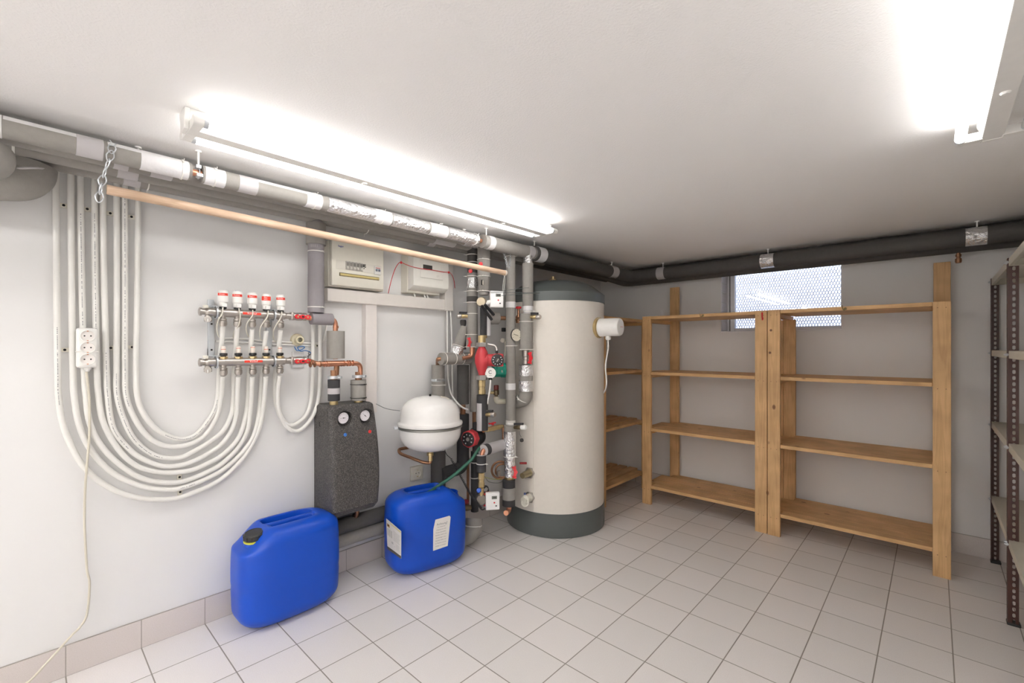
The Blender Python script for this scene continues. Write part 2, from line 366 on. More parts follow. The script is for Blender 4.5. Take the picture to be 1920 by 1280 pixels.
# ================================================================== fluorescent lamps
def lamp(label, xc, y0, y1, lit, m_on=None):
    L = thing('fluorescent_lamp', label, 'ceiling lamp', (xc, (y0+y1)/2, CEIL), 'twin tube ceiling battens')
    zb = CEIL-0.056
    mb = MB(); sec = [(-0.030, CEIL-0.001), (0.030, CEIL-0.001), (0.030, CEIL-0.012), (0.0225, CEIL-0.030), (0.0225, zb), (-0.0225, zb), (-0.0225, CEIL-0.030), (-0.030, CEIL-0.012)]
    mb.prism([V(xc+a, y0+0.012, b) for a, b in sec], V(0, y1-y0-0.024, 0)); mb.build('lamp_body', M_lampw, L, bevel=0.0015)
    for ye, s in ((y0, 1), (y1, -1)):
        mb = MB(); mb.prism([V(xc+a*1.04, ye, b-0.0008*(b < CEIL-0.02)) for a, b in sec], V(0, 0.012*s, 0)); mb.build('end_cap', M_lampw, L, bevel=0.0015)
    for sx, on in zip((-1, 1), lit):
        x = xc+sx*0.066; z = CEIL-0.0455
        for ye, s in ((y0+0.010, 1), (y1-0.010, -1)):
            mb = MB(); mb.obox((xc+sx*0.042, ye+s*0.014, z), V(1, 0, 0), V(0, 1, 0), V(0, 0, 1), 0.045, 0.024, 0.024)
            mb.cyl((x, ye+s*0.000, z), (x, ye+s*0.026, z), 0.0135); h = mb.build('lamp_holder', M_lampw, L, bevel=0.0012)
            mb = MB(); mb.cyl((x, ye+s*0.026, z), (x, ye+s*0.036, z), 0.0133); mb.build('tube_cap', M_steel, L)
        mb = MB(); mb.cyl((x, y0+0.045, z), (x, y1-0.045, z), 0.013, n=24); tb = mb.build('tube', (m_on or M_tube_on) if on else M_tube_off, L)
        if not on: tb['label'] = 'unlit tube'
    for f in (0.34, 0.79):
        y = y0+(y1-y0)*f; mb = MB(); mb.lathe((xc, y, zb+0.001), (0, 0, -1), [(0.010, 0), (0.010, 0.003), (0.007, 0.006), (0.0, 0.0065)], 20); mb.build('cover_screw', M_lampw, L)
    mb = MB(); mb.obox((xc+0.052, y0+0.052, CEIL-0.022), V(1, 0, 0), V(0, 1, 0), V(0, 0, 1), 0.020, 0.016, 0.020); mb.build('starter', M_white, L, bevel=0.002)
    return L
lamp('long white twin-tube batten with both tubes lit, above the grey pipes by the left wall', 0.694, -0.8325, 0.782, (True, True))
lamp('white twin-tube batten at the right edge, its right-hand tube unlit', 2.337, -0.8325, 0.782, (True, False))

lamp('unseen white batten added as fill light behind the camera, on the left-wall side, both tubes lit', 0.694, -3.2, -1.585, (True, True), M_tube_fill)  # this pair is added out of view to brighten the room
lamp('unseen white batten added as fill light behind the camera, on the right-wall side, both tubes lit', 2.337, -3.2, -1.585, (True, True), M_tube_fill)

# ================================================================== hot water cylinder
bx, by, br_ = 0.3553, 1.296, 0.322
B = thing('hot_water_cylinder', 'tall cream hot water cylinder with grey lid and grey base ring', 'water heater', (bx, by, 0))
M_btank = mat('cream_cylinder_jacket', (0.78, 0.735, 0.67), 0.5, bump=0.04, bscale=90)
M_bgrey = mat('slate_grey_plastic', (0.105, 0.118, 0.115), 0.4)
MB().lathe((bx, by, 0.14), (0, 0, 1), [(br_-0.002, 0), (br_-0.002, 1.297)], 96).build('jacket', M_btank, B)
MB().lathe((bx, by, 0.0), (0, 0, 1), [(br_, 0.003), (br_+0.001, 0.006), (br_+0.001, 0.144), (br_-0.001, 0.1455), (br_-0.02, 0.1456)], 96).build('base_ring', M_bgrey, B)
prof = [(br_-0.001, 1.4315), (br_+0.002, 1.432), (br_+0.002, 1.487), (br_-0.004, 1.492)]
prof += [((br_)*k, 1.492+z) for k, z in ((0.975, 0.004), (0.93, 0.014), (0.86, 0.032), (0.78, 0.051), (0.70, 0.066), (0.61, 0.077), (0.48, 0.085), (0.30, 0.089), (0.0, 0.090))]
MB().lathe((bx, by, 0), (0, 0, 1), prof, 96).build('lid', M_bgrey, B, angle=25)
mb = MB(); mb.hexnut((bx-0.02, by, 1.575), (0, 0, 1), 0.026, 0.030); mb.cyl((bx-0.02, by, 1.60), (bx-0.02, by, 1.625), 0.010); mb.build('top_fitting', M_brass, B, bevel=0.001)
mb = MB(); p = V(bx, by, 0.143)  # jacket seam
a = math.radians(-77); mb.obox((bx+br_*math.cos(a), by+br_*math.sin(a), 0.79), V(math.cos(a), math.sin(a), 0), V(-math.sin(a), math.cos(a), 0), V(0, 0, 1), 0.004, 0.004, 1.28)
mb.build('jacket_seam', M_btank, B)
# electric immersion heater head on the right
hc = V(bx, by, 1.272); ad = V(math.cos(math.radians(5)), math.sin(math.radians(5)), 0)
h0 = hc+ad*(br_-0.012)
MB().lathe(h0, ad, [(0.066, 0), (0.066, 0.018), (0.055, 0.020)], 40).build('heater_flange', M_brass, B)
MB().lathe(h0+ad*0.02, ad, [(0.050, 0), (0.0565, 0.004), (0.0565, 0.020), (0.0555, 0.022), (0.0555, 0.128), (0.050, 0.138), (0.042, 0.141), (0.0, 0.141)], 40).build('heater_head', M_white, B)
sd = V(-ad.y, ad.x, 0)
mb = MB(); gp = h0+ad*0.075; mb.lathe(gp+V(0, 0, -0.054), (0, 0, -1), [(0.0155, 0), (0.0155, 0.008), (0.017, 0.009), (0.017, 0.018), (0.014, 0.019), (0.014, 0.024)], 20); mb.build('cable_gland', M_white, B)
text('heater_lettering', 'ELEKTRA', h0+ad*0.1615+V(0, 0, 0.0)+sd*0.006, sd, (0, 0, 1), 0.007, M_red, B)
c0 = gp+V(0, 0, -0.076); a2 = math.radians(8)
cp = [c0, c0+V(0, 0, -0.06), c0+V(-0.012, -0.010, -0.16), c0+V(-0.006, -0.008, -0.26), c0+V(-0.03, 0.02, -0.31), c0+V(-0.085, 0.09, -0.34)]
MB().tube(catmull(cp, 8), 0.0045, 10).build('heater_cord', M_white, B)

# ================================================================== pine shelving
SH = (0.140, 0.5585, 0.970, 1.375)
def post(mbp, x0, x1, y0, y1, z1): mbp.box((x0, y0, 0), (x1, y1, z1))
def unit_x(label, x0, x1, w, yf, yb, tall_left, tall_right, xb0=None, xb1=None, zt=1.625, nsl=5, gap=0.006):
    """unit standing against the back wall: x0..x1 outer faces, w post width"""
    U = thing('pine_shelving_unit', label, 'shelving', ((x0+x1)/2, (yf+yb)/2, 0), 'pine shelving units')
    th = 0.022
    xb0 = x0 if xb0 is None else xb0; xb1 = x1-w if xb1 is None else xb1
    for xa, xbk, tall in ((x0, xb0, tall_left), (x1-w, xb1, tall_right)):
        mb = MB(); mb.box((xa, yf, 0), (xa+w, yf+th, 1.376)); mb.build('front_post', WZ, U, bevel=0.0015)
        mb = MB(); mb.box((xbk, yb-th, 0), (xbk+w+0.004, yb, zt if tall else 1.334)); mb.build('back_post', WZ, U, bevel=0.0015)
    for k, z in enumerate(SH):
        for xa in (x0+0.004, x1-w+0.004):
            mb = MB(); mb.box((xa+0.008, yf+th, z-0.022-0.022), (xa+w-0.012, yb-th, z-0.022)); mb.build('cross_rail', WY, U, bevel=0.001)
        mb = MB(); n = nsl; d = (yb-yf-0.004-(n-1)*gap)/n
        for i in range(n):
            ya = yf+0.002+i*(d+gap); ja = random.uniform(-0.002, 0.002)
            fr_ = i == 0; bk_ = i == n-1
            xa = x0+(w+0.001 if (fr_ or bk_) else 0.002+ja); xz = x1-(w+0.001 if (fr_ or bk_) else 0.002+ja)
            mb.box((xa, ya, z-0.021), (xz, ya+d, z))
        o = mb.build('shelf_board', WX, U, bevel=0.0015)
    for xa in (x0, x1-w):
        for z in SH:
            for q in (0.27, 0.73): MB().cyl((xa+w*q, yf-0.0006, z-0.030), (xa+w*q, yf+0.001, z-0.030), 0.0022, n=10).build('nail_head', mat('nail', (0.25, 0.14, 0.07), 0.5, 0.4), U)
    return U
YFS = 1.985; YBK = 2.40
unit_x('middle pine shelving unit on the back wall, left of the window', 0.634, 1.461, 0.067, YFS, YBK, True, False, xb0=0.672)
unit_x('right-hand pine shelving unit under the window, beside the brown metal rack', 1.466, 2.2765, 0.067, YFS-0.004, YBK, False, True, xb1=2.212, nsl=6, gap=0.0015)
U3 = bpy.data.objects['pine_shelving_unit.001']
for px, py in ((1445.5, 619), (1443.5, 661)):
    q = onY(px, py, YFS-0.004); MB().lathe(q+V(0, 0.001, 0), (0, -1, 0), [(0.0075, 0), (0.0072, 0.0014), (0, 0.0015)], 18).build('knot', mat('dark_knot', (0.20, 0.10, 0.045), 0.6, noise=0.3, nscale=300), U3)
# corner unit along the left wall, behind the cylinder
U = thing('pine_shelving_unit', 'slatted pine shelving unit in the corner, half hidden behind the cream cylinder', 'shelving', (0.25, 2.0, 0), 'pine shelving units')
ux0, ux1, uy0, uy1 = 0.04, 0.485, 1.66, 2.375
for (xa, ya) in ((ux0, uy0), (ux0, uy1-0.067)): 
    mb = MB(); mb.box((xa, ya, 0), (xa+0.022, ya+0.067, 1.376)); mb.build('back_post', WZ, U, bevel=0.0015)
for (xa, ya) in ((ux1-0.022, uy0), (ux1-0.022, uy1-0.067)):
    mb = MB(); mb.box((xa, ya, 0), (xa+0.022, ya+0.067, 1.376)); mb.build('front_post', WZ, U, bevel=0.0015)
for z in SH:
    for ya in (uy0+0.01, uy1-0.058):
        mb = MB(); mb.box((ux0+0.022, ya, z-0.044), (ux1-0.022, ya+0.045, z-0.022)); mb.build('cross_rail', WX, U, bevel=0.001)
    mb = MB(); d = 0.072; g = (ux1-ux0-5*d)/4
    for i in range(5):
        xa = ux0+i*(d+g); e = 0.069 if i in (0, 4) else 0.0; j = random.uniform(-0.004, 0.004)
        mb.box((xa, uy0+e, z-0.021), (xa+d, uy1-e+(0 if e else j), z))
    mb.build('shelf_board', WY, U, bevel=0.0015)

# small hooks
def hook_eye(label, p):
    o = thing('brass_hook', label, 'hook', p); p = Vector(p)
    MB().lathe(p+V(0, 0.0, 0), (0, -1, 0), [(0.008, 0), (0.008, 0.002), (0.003, 0.004), (0.0025, 0.012)], 16).build('hook_plate', mat('aged_brass', (0.30, 0.23, 0.10), 0.35, 0.85), o)
    MB().tube(catmull([p+V(0, -0.010, 0), p+V(0, -0.022, -0.003), p+V(0.0, -0.030, -0.010), p+V(-0.006, -0.030, -0.006), p+V(-0.010, -0.028, 0.008), p+V(-0.011, -0.026, 0.018)], 5), 0.0022, 8).build('hook_wire', MATS['aged_brass'], o)
    return o
hook_eye('brass screw hook on the top board of the middle pine shelving', V(onY(1318, 586, YFS).x, YFS, 1.362))
hook_eye('brass screw hook on the top board of the right-hand pine shelving', V(onY(1585, 576, YFS).x, YFS-0.004, 1.362))
o = thing('red_coat_hook', 'red plastic-coated hook screwed near the top of the shelf post', 'hook', onY(1430, 600, YFS-0.002)); p = onY(1429, 586, YFS-0.002)
MB().tube(catmull([p, p+V(0, -0.003, -0.012), p+V(0.001, -0.004, -0.036), p+V(0.004, -0.014, -0.046), p+V(0.010, -0.026, -0.043), p+V(0.012, -0.030, -0.032)], 6), 0.0026, 10).build('hook_wire', M_red, o)
MB().obox(p+V(0, -0.0015, -0.014), V(1, 0, 0), V(0, 0, 1), V(0, 1, 0), 0.008, 0.032, 0.003).build('hook_plate', M_red, o, bevel=0.001)

# ================================================================== metal rack at right
R_ = thing('slotted_angle_rack', 'brown slotted-angle rack with cream metal shelves along the right edge', 'shelving', (2.64, 1.64, 0))
M_brown = mat('dark_brown_enamel', (0.062, 0.022, 0.016), 0.4); M_shelf = mat('cream_enamel', (0.62, 0.59, 0.50), 0.4)
def slotted(x, y, sx, sy, z1):
    """angle post with real slots; corner at (x, y), flanges run sx along X and sy along Y"""
    mb = MB(); w = 0.032; t = 0.0018; pitch = 0.025; sw, sh = 0.0092, 0.0165
    def flange(P, U_, Nn):
        P = Vector(P); z = 0.006; c = w*0.56
        def q(u0, u1, z0_, z1_):
            mb.obox(P+U_*((u0+u1)/2)+Nn*(t/2)+V(0, 0, (z0_+z1_)/2), U_, V(0, 0, 1), Nn, u1-u0, z1_-z0_, t)
        q(0, c-sw/2, 0.006, z1); q(c+sw/2, w, 0.006, z1)
        n = int((z1-0.02)/pitch)
        prev = 0.006
        for i in range(n):
            zc = 0.02+i*pitch
            q(c-sw/2, c+sw/2, prev, zc-sh/2); prev = zc+sh/2
            r = 0.003                                    # rounded slot ends
            for s1 in (-1, 1):
                for s2 in (-1, 1):
                    a = P+U_*(c+s1*sw/2)+V(0, 0, zc+s2*sh/2)
                    mb.prism([a, a-U_*(s1*r), a-V(0, 0, s2*r)], Nn*t)
        q(c-sw/2, c+sw/2, prev, z1)
    flange((x, y, 0), V(sx, 0, 0), V(0, sy, 0)); flange((x, y+sy*t, 0), V(0, sy, 0), V(sx, 0, 0))
    return mb
rx0, rx1 = 2.437, 2.84; RY = [2.412, 1.638, 0.864]
SHZ = (0.352, 0.750, 1.132, 1.512)
for y, sy in zip(RY, (-1, 1, 1)):
    for x, sx in ((rx0, 1), (rx1, -1)):
        po = slotted(x, y, sx, sy if y != RY[1] else 1, 1.515).build('post', M_brown, R_, smooth=False)
        mb = MB(); mb.box((min(x, x+sx*0.036)-0.002, min(y, y+sy*0.036)-0.002, 0.0), (max(x, x+sx*0.036)+0.002, max(y, y+sy*0.036)+0.002, 0.012)); mb.build('foot', M_black, R_, bevel=0.003)
for b0, b1 in ((RY[1]+0.003, RY[0]-0.003), (RY[2]+0.003, RY[1]-0.001)):
    for z in SHZ:
        mb = MB(); x0, x1 = rx0+0.003, rx1-0.003; t = 0.0015; lip = 0.032
        mb.box((x0, b0, z-t), (x1, b1, z))
        mb.box((x0, b0, z-lip), (x0+t, b1, z-t)); mb.box((x1-t, b0, z-lip), (x1, b1, z-t)); mb.box((x0, b0, z-lip), (x1, b0+t, z-t)); mb.box((x0, b1-t, z-lip), (x1, b1, z-t))
        mb.box((x0, b0, z-lip), (x0+0.012, b1, z-lip+t)); mb.box((x0, b1-0.012, z-lip), (x1, b1, z-lip+t))
        mb.build('shelf_tray', M_shelf, R_, bevel=0.001)
for y in (RY[0]-0.012, RY[1]+0.014, RY[1]-0.014):
    for z in SHZ:
        mb = MB(); mb.hexnut((rx0-0.006, y, z-0.016), (1, 0, 0), 0.0065, 0.006); mb.cyl((rx0-0.010, y, z-0.016), (rx0+0.002, y, z-0.016), 0.003, n=10)
        mb.build('shelf_bolt', M_steel, R_)

# ================================================================== jerrycans
M_blue = mat('blue_polyethylene', (0.002, 0.062, 0.47), 0.36, spec=0.4, noise=0.04, nscale=8, bump=0.05, bscale=40)
def jerrycan(label, loc, rot, W_=0.412, D_=0.252, H=0.400, mirror=1, cap=True):
    """local x = depth (front +), y = length; neck at -y*mirror"""
    J = thing('jerrycan', label, 'jerrycan', loc, 'blue plastic jerrycans'); 
    n = 160; NE = 3.4
    def ring(a, b, e=NE):
        out = []
        for j in range(n):
            t_ = 2*PI*j/n; c, s = math.cos(t_), math.sin(t_)
            out.append((a*math.copysign(abs(c)**(2/e), c), b*math.copysign(abs(s)**(2/e), s)))
        return out
    vs = []; fs = []; rings = 0
    def addring(pts): 
        nonlocal rings
        vs.extend(pts); rings += 1
        if rings > 1:
            o = (rings-2)*n
            for j in range(n): fs.append((o+j, o+(j+1) % n, o+n+(j+1) % n, o+n+j))
    rb = 0.068; rt = 0.060
    a0, b0 = D_/2, W_/2
    for k in range(3): addring([(x, y, 0.004) for x, y in ring((a0-rb)*(k+1)/3*1.0, (b0-rb*1.35)*(k+1)/3)])
    for k in range(0, 11):
        t_ = k/10*PI/2; ins = rb*(1-math.sin(t_)); z = rb*(1-math.cos(t_))
        addring([(x, y, z) for x, y in ring(a0-ins-0.004*0, b0-ins*1.35)])
    for k in range(1, 15):
        f = k/15; z = rb+(H-rb-rt)*f; g = 0.004*math.sin(f*PI)+(-0.0018 if k == 5 else 0)
        addring([(x, y, z) for x, y in ring(a0+g, b0+g*0.8)])
    for k in range(0, 9):
        t_ = k/8*PI/2; ins = rt*(1-math.cos(t_)); z = H-rt+rt*math.sin(t_)
        addring([(x, y, z) for x, y in ring(a0-ins, b0-ins*1.55)])
    def sm(x, a, b): t2 = max(0, min(1, (x-a)/(b-a))); return t2*t2*(3-2*t2)
    def zf(x, y):
        z = H; yy = y*mirror
        # shallow tray round the handle, then deep troughs either side of the bar
        L = sm(yy, -0.100, -0.070)*(1-sm(yy, 0.135, 0.165))
        tray = L*sm(x, -0.078, -0.066)*(1-sm(x, 0.050, 0.060)); z -= 0.010*tray
        fr_ = sm(yy, -0.075, -0.060)*(1-sm(yy, 0.095, 0.110))*sm(x, 0.012, 0.016)*(1-sm(x, 0.040, 0.044)); z -= 0.050*fr_
        bk = L*sm(x, -0.068, -0.058)*(1-sm(x, -0.014, -0.006)); z -= 0.036*bk; bar = L*sm(x, -0.008, 0.0)*(1-sm(x, 0.008, 0.014)); z += 0.008*bar
        nk = 1-sm(yy, -0.150, -0.095); z -= 0.006*nk
        return z
    A, Bq = a0-rt, b0-rt*1.55
    for k in range(1, 71):
        f = 1-k/71*0.995; pts = ring(A*f, Bq*f)
        addring([(x, y, H+(zf(x, y)-H)*sm(1-f, 0.0, 0.07)) for x, y in pts])
    fs.append(tuple(range((rings-1)*n, rings*n))); fs.append(tuple(range(n-1, -1, -1)))
    vs = [(x, y, z-0.050*(1-sm(y*mirror, -0.185, -0.085))*sm(z, H-0.13, H)*(1-0.0*x)) for x, y, z in vs]
    M = Matrix.Rotation(rot, 4, 'Z'); lo = Vector(loc)
    tf = lambda p: lo + (M @ Vector(p))
    mb = MB(); mb.add([tf(p) for p in vs], fs); body = mb.build('container_body', M_blue, J, angle=75)
    ny = -0.140*mirror; nx_ = 0.026; zn = H-0.050
    up = V(0, 0, 1)
    tilt = (M @ V(0.10, -0.10*mirror, 1)).normalized()
    base = tf((nx_, ny, zn))
    MB().lathe(base-tilt*0.006, tilt, [(0.040, 0), (0.037, 0.006), (0.033, 0.010), (0.031, 0.024), (0.026, 0.024), (0.026, 0.008)], 40).build('neck', M_blue, J)
    if cap:
        MB().lathe(base+tilt*0.004, tilt, [(0.0375, 0), (0.0400, 0.001), (0.0400, 0.007), (0.0375, 0.008)], 40).build('tamper_ring', mat('yellow_ring', (0.62, 0.60, 0.06), 0.45), J)
        mb = MB(); mb.lathe(base+tilt*0.0125, tilt, [(0.0365, 0), (0.0390, 0.003), (0.0380, 0.021), (0.032, 0.0260), (0.030, 0.0240), (0.0, 0.0240)], 40)
        u, v, _ = frame_of(tilt)
        for i in range(12):
            a = 2*PI*i/12; e = u*math.cos(a)+v*math.sin(a)
            mb.obox(base+tilt*0.0240+e*0.0388, e, tilt, tilt.cross(e), 0.004, 0.018, 0.007)
        mb.build('screw_cap', M_black, J, bevel=0.001)
    return J, tf, base, tilt
jA = jerrycan('blue jerrycan with black screw cap, the nearer of the two on the floor', (0.137, -0.342, 0), 0.0)
jB = jerrycan('blue jerrycan with white paper labels and a green hose in its open neck', (0.236, 0.325, 0), math.radians(-12), mirror=-1, cap=False)

# ================================================================== helpers for pipework
def VP(px, X): r = ray(px, 653); d = (X-CAM.x)/r.x; p = CAM+r*d; return p.x, p.y, d
class VRun:
    """a vertical pipe run seen at photo column px, standing at distance X from the left wall"""
    def __init__(s, px, X): s.x, s.y, s.d = VP(px, X)
    def z(s, py): return CAM.z+(653-py)/FPX*s.d
    def p(s, py, dx=0, dy=0): return V(s.x+dx, s.y+dy, s.z(py))
    def r(s, pxs): return pxs/FPX*s.d
    def seg(s, name, y0, y1, rp, m, par, rp2=None, n=24):
        return MB().cyl(s.p(y0), s.p(y1), s.r(rp), s.r(rp if rp2 is None else rp2), n).build(name, m, par)
    def band(s, name, y0, y1, rp, m, par, e=0.0014): return band(name, s.p(y0), s.p(y1), s.r(rp), m, par, e)
    def tie(s, y, rp, par, head=0.3, m=None): return tie('cable_tie', s.p(y), (0, 0, 1), s.r(rp), par, m, head=head)
TOCAM = lambda p: (CAM-Vector(p)).normalized()
def butterfly(c, axis, along, L, m, par, name='valve_handle'):
    """two-winged valve handle at c on a stem pointing along axis; wings run along `along`"""
    c = Vector(c); a = Vector(axis).normalized(); b = Vector(along).normalized(); w = a.cross(b)
    mb = MB(); mb.cyl(c-a*0.010, c+a*0.004, L*0.17, n=14)
    for s in (-1, 1):
        bb = (b+w*0.30).normalized() if s > 0 else (b-w*0.30).normalized(); ww = a.cross(bb); mb.obox(c+bb*(s*L*0.27), bb, ww, a, L*0.48, L*0.26, L*0.10); mb.obox(c+bb*(s*L*0.45), bb, ww, a, L*0.16, L*0.36, L*0.16)
    return mb.build(name, m, par, bevel=0.001)
def pipe_thing(name, label, cat, pts, r, m, group=None, part='insulation', n=24):
    P = [Vector(p) for p in pts]; o = thing(name, label, cat, P[0], group)
    MB().tube(P, r, n).build(part, m, o); return o

# ================================================================== insulated pipes along the left wall, under the ceiling
XA, ZA = 0.42, CAM.z+0.582
def AY(px, X=XA): return VP(px, X)[1]
o = thing('insulated_pipe', 'front ceiling pipe wrapped in shiny white tape, running to the corner', 'pipe', (XA, 0, ZA), 'insulated pipes under the ceiling')
ya = -1.9; y1 = AY(355); y2 = AY(897)
ins = MB().cyl((XA, ya, ZA), (XA, y1, ZA), 0.0285).build('insulation', M_foam, o)
MB().cyl((XA, y1-0.01, ZA), (XA, y2+0.02, ZA), 0.011).build('copper_pipe', M_copper, o)
ys = AY(372); MB().cyl((XA, AY(378), ZA), (XA, y2-0.012, ZA), 0.0285).build('insulation', M_foam, o)
MB().cyl((XA, AY(345), ZA), (XA, AY(358), ZA), 0.027).build('insulation', M_foam, o)
y3 = AY(1000)
MB().cyl((XA, y2+0.028, ZA), (XA, y3, ZA), 0.037).build('insulation', M_foam, o)
YE = 2.225
pc = fillet([(XA, y3, ZA), (XA, YE, ZA-0.002), (2.9, YE, ZA-0.002)], 0.10, 8)
MB().tube(pc, 0.0455, 28).build('insulation', M_foamd, o)['label'] = 'dark grey foam lagging'
for a, b, r, m in ((-10, 4, .0285, M_tapel), (142, 193, .0285, M_tape), (262, 352, .0285, M_tapel), (382, 420, .0285, M_tapel), (445, 480, .0285, M_tape), (571, 600, .0285, M_tapel), (612, 700, .0285, M_foil), (700, 730, .0288, M_tapel), (732, 800, .0285, M_foil), (803, 835, .029, M_tapel), (837, 893, .0285, M_foil), (912, 922, .037, M_tapel), (986, 996, .0375, M_tape), (1004, 1017, .0458, M_tapel), (1141, 1152, .0458, M_tape)):
    band('tape_band', (XA, AY(a) if a > 0 else -1.5, ZA), (XA, AY(b), ZA), r, m, o)
for k, px in enumerate((340, 401, 588, 714, 816, 889)):
    tie('cable_tie', (XA, AY(px), ZA), (0, 1, 0), 0.0300, o, head=2.6)
# light foil strip lying on the upper side
for a, b in ((6, 142), (200, 262), (480, 571)):
    p0 = V(XA, AY(a), ZA); p1 = V(XA, AY(b), ZA); n_ = 10; R = 0.0291; vs = []
    for k in range(n_+1):
        t_ = math.radians(25+110*k/n_); e = V(math.cos(t_), 0, math.sin(t_)); vs += [p0+e*R, p1+e*R]
    MB().add(vs, [(2*k, 2*k+1, 2*k+3, 2*k+2) for k in range(n_)]).build('tape_strip', M_tapel, o)
# back-run tape bands
for px in (1241, 1440, 1830):
    p = onY(px, 450, YE); w = 0.030 if px < 1400 else 0.040
    band('tape_band', (p.x-w, YE, ZA-0.002), (p.x+w, YE, ZA-0.002), 0.0458, M_foil if px > 1400 else M_tape, o)

def hanger(label, p, top, r, closed=True):
    """clamp ring round a pipe, hung from the ceiling on a threaded rod; axis along Y"""
    h = thing('pipe_hanger', label, 'pipe hanger', (p[0], p[1], top), 'pipe hangers')
    p = Vector(p)
    MB().cyl((p.x, p.y, p.z+r), (p.x, p.y, top-0.0005), 0.0035, n=10).build('rod', M_lampw, h)
    MB().lathe((p.x, p.y, top-0.006), (0, 0, 1), [(0.009, 0), (0.010, 0.0055)], 14).build('ceiling_plate', M_lampw, h)
    if closed:
        MB().torus(p, (0, 1, 0), r, 0.0022, 28, 6).build('clamp_ring', M_steel, h)
        MB().obox(p+V(0, 0, r+0.005), (1, 0, 0), (0, 1, 0), (0, 0, 1), 0.014, 0.016, 0.012).build('clamp_nut', M_steel, h, bevel=0.001)
        mb = MB(); mb.obox(p+V(0.010, 0, -r*0.6), (1, 0, 0), (0, 1, 0), (0, 0, 1), 0.026, 0.018, 0.010); mb.build('clamp_screw', M_steel, h, bevel=0.001)
    return h
hanger('steel hanger on the bare copper gap of the front pipe, left', (XA, AY(372), ZA), CEIL, 0.017)
hanger('steel hanger on the bare copper gap of the front pipe, right', (XA, AY(919)-0.03, ZA), CEIL, 0.024)
for px, X, lab in ((259, 0.31, 'white hanger rod left of the lamp, above the grey pipes'), (243, 0.20, 'short white hanger rod behind the leftmost chain'), (828, 0.31, 'first of two thin white rods near the middle of the lamp pipe'), (870, 0.31, 'second of two thin white rods near the middle of the lamp pipe'), (1002, XA, 'small rod above the tape band where the pipe turns dark'), (1147, XA, 'small rod above the pipe just before the room corner')):
    hanger(lab, (X, AY(px, X), CAM.z+0.61 if X < .4 else ZA+0.043), CEIL, 0.0, closed=False)
for px, lab in ((1243, 'rod holding the back-wall pipe nearest the corner'), (1440, 'rod holding the back-wall pipe above the window'), (1832, 'rod holding the back-wall pipe at the right')):
    p = onY(px, 440, YE); hanger(lab, (p.x, YE, ZA+0.043), CEIL, 0.0, closed=False)

for k, (X, zc, lab) in enumerate(((0.31, CAM.z+0.608, 'second ceiling pipe in grey foam, just behind the white-taped one'), (0.20, CAM.z+0.614, 'third ceiling pipe in grey foam from the front'), (0.095, CAM.z+0.621, 'rearmost ceiling pipe in grey foam, against the left wall'))):
    o = thing('insulated_pipe', lab, 'pipe', (X, 0, zc), 'insulated pipes under the ceiling')
    yend = (2.33, 2.375, 2.39)[k]; r = 0.036
    ym = 1.35
    MB().cyl((X, -1.9, zc), (X, ym, zc), r).build('insulation', M_foam, o)
    if k == 0:
        pc = fillet([(X, ym, zc), (X, 2.33, CAM.z+0.553), (2.9, 2.335, CAM.z+0.553)], 0.08, 6); MB().tube(pc, 0.034, 24).build('insulation', M_foamd, o)['label'] = 'dark grey foam lagging'
    elif k == 1:
        pc = fillet([(X, ym, zc), (X, 2.345, CAM.z+0.623), (2.9, 2.345, CAM.z+0.623)], 0.08, 6); MB().tube(pc, 0.033, 24).build('insulation', M_foamd, o)['label'] = 'dark grey foam lagging'
    else: MB().cyl((X, ym, zc), (X, 2.37, zc), r).build('insulation', M_foamd, o)
    for a, b in (((212, 240), (281, 322)), ((219, 258), (812, 850)), ((230, 262), (800, 812)))[k]:
        band('tape_band', (X, AY(a, X), zc), (X, AY(b, X), zc), r, M_tape, o)
    if k == 2:
        for px in (277, 686): tie('cable_tie', (X, AY(px, X), zc), (0, 1, 0), r, o, head=-1.2)
    if k == 1: tie('cable_tie', (X, AY(25, X), zc), (0, 1, 0), r, o, head=-0.8, w=0.006)
# crumpled foil patch
o_ = MB(); pf = V(0.31, AY(868, 0.31), CAM.z+0.608); o_.lathe(pf, (0, 1, 0), [(0.037, 0), (0.040, 0.01), (0.0385, 0.05), (0.041, 0.09), (0.037, 0.12)], 14).build('foil_wrap', M_foil, bpy.data.objects['insulated_pipe.001'])

# fat lagged bends at the far left
p = [(0.13, -1.9, CAM.z+0.50), (0.13, -1.32, CAM.z+0.50), (0.15, -1.165, CAM.z+0.505), (0.15, -1.118, CAM.z+0.532), (0.15, -1.108, CAM.z+0.575)]
pipe_thing('insulated_pipe_bend', 'fat grey lagged pipe bend at the left edge under the ceiling pipes', 'pipe', catmull(p, 8), 0.055, M_foam, 'fat lagged bends').location
P0 = bpy.data.objects['insulated_pipe_bend']
MB().torus((0.15, -1.115, CAM.z+0.548), (0, -0.3, 1), 0.0545, 0.004, 28, 6).build('tape_collar', M_tape, P0)
p = [(0.42, -1.9, CAM.z+0.47), (0.42, -1.36, CAM.z+0.472), (0.40, -1.245, CAM.z+0.475), (0.37, -1.195, CAM.z+0.495), (0.35, -1.19, CAM.z+0.53)]
pipe_thing('insulated_pipe_bend', 'short lagged elbow in the far left edge, in front of the larger bend', 'pipe', catmull(p, 8), 0.046, M_foam, 'fat lagged bends')
P1 = bpy.data.objects['insulated_pipe_bend.001']
MB().torus((0.38, -1.21, CAM.z+0.484), (0.3, -0.6, 0.5), 0.0455, 0.003, 28, 6).build('tape_collar', M_tape, P1)
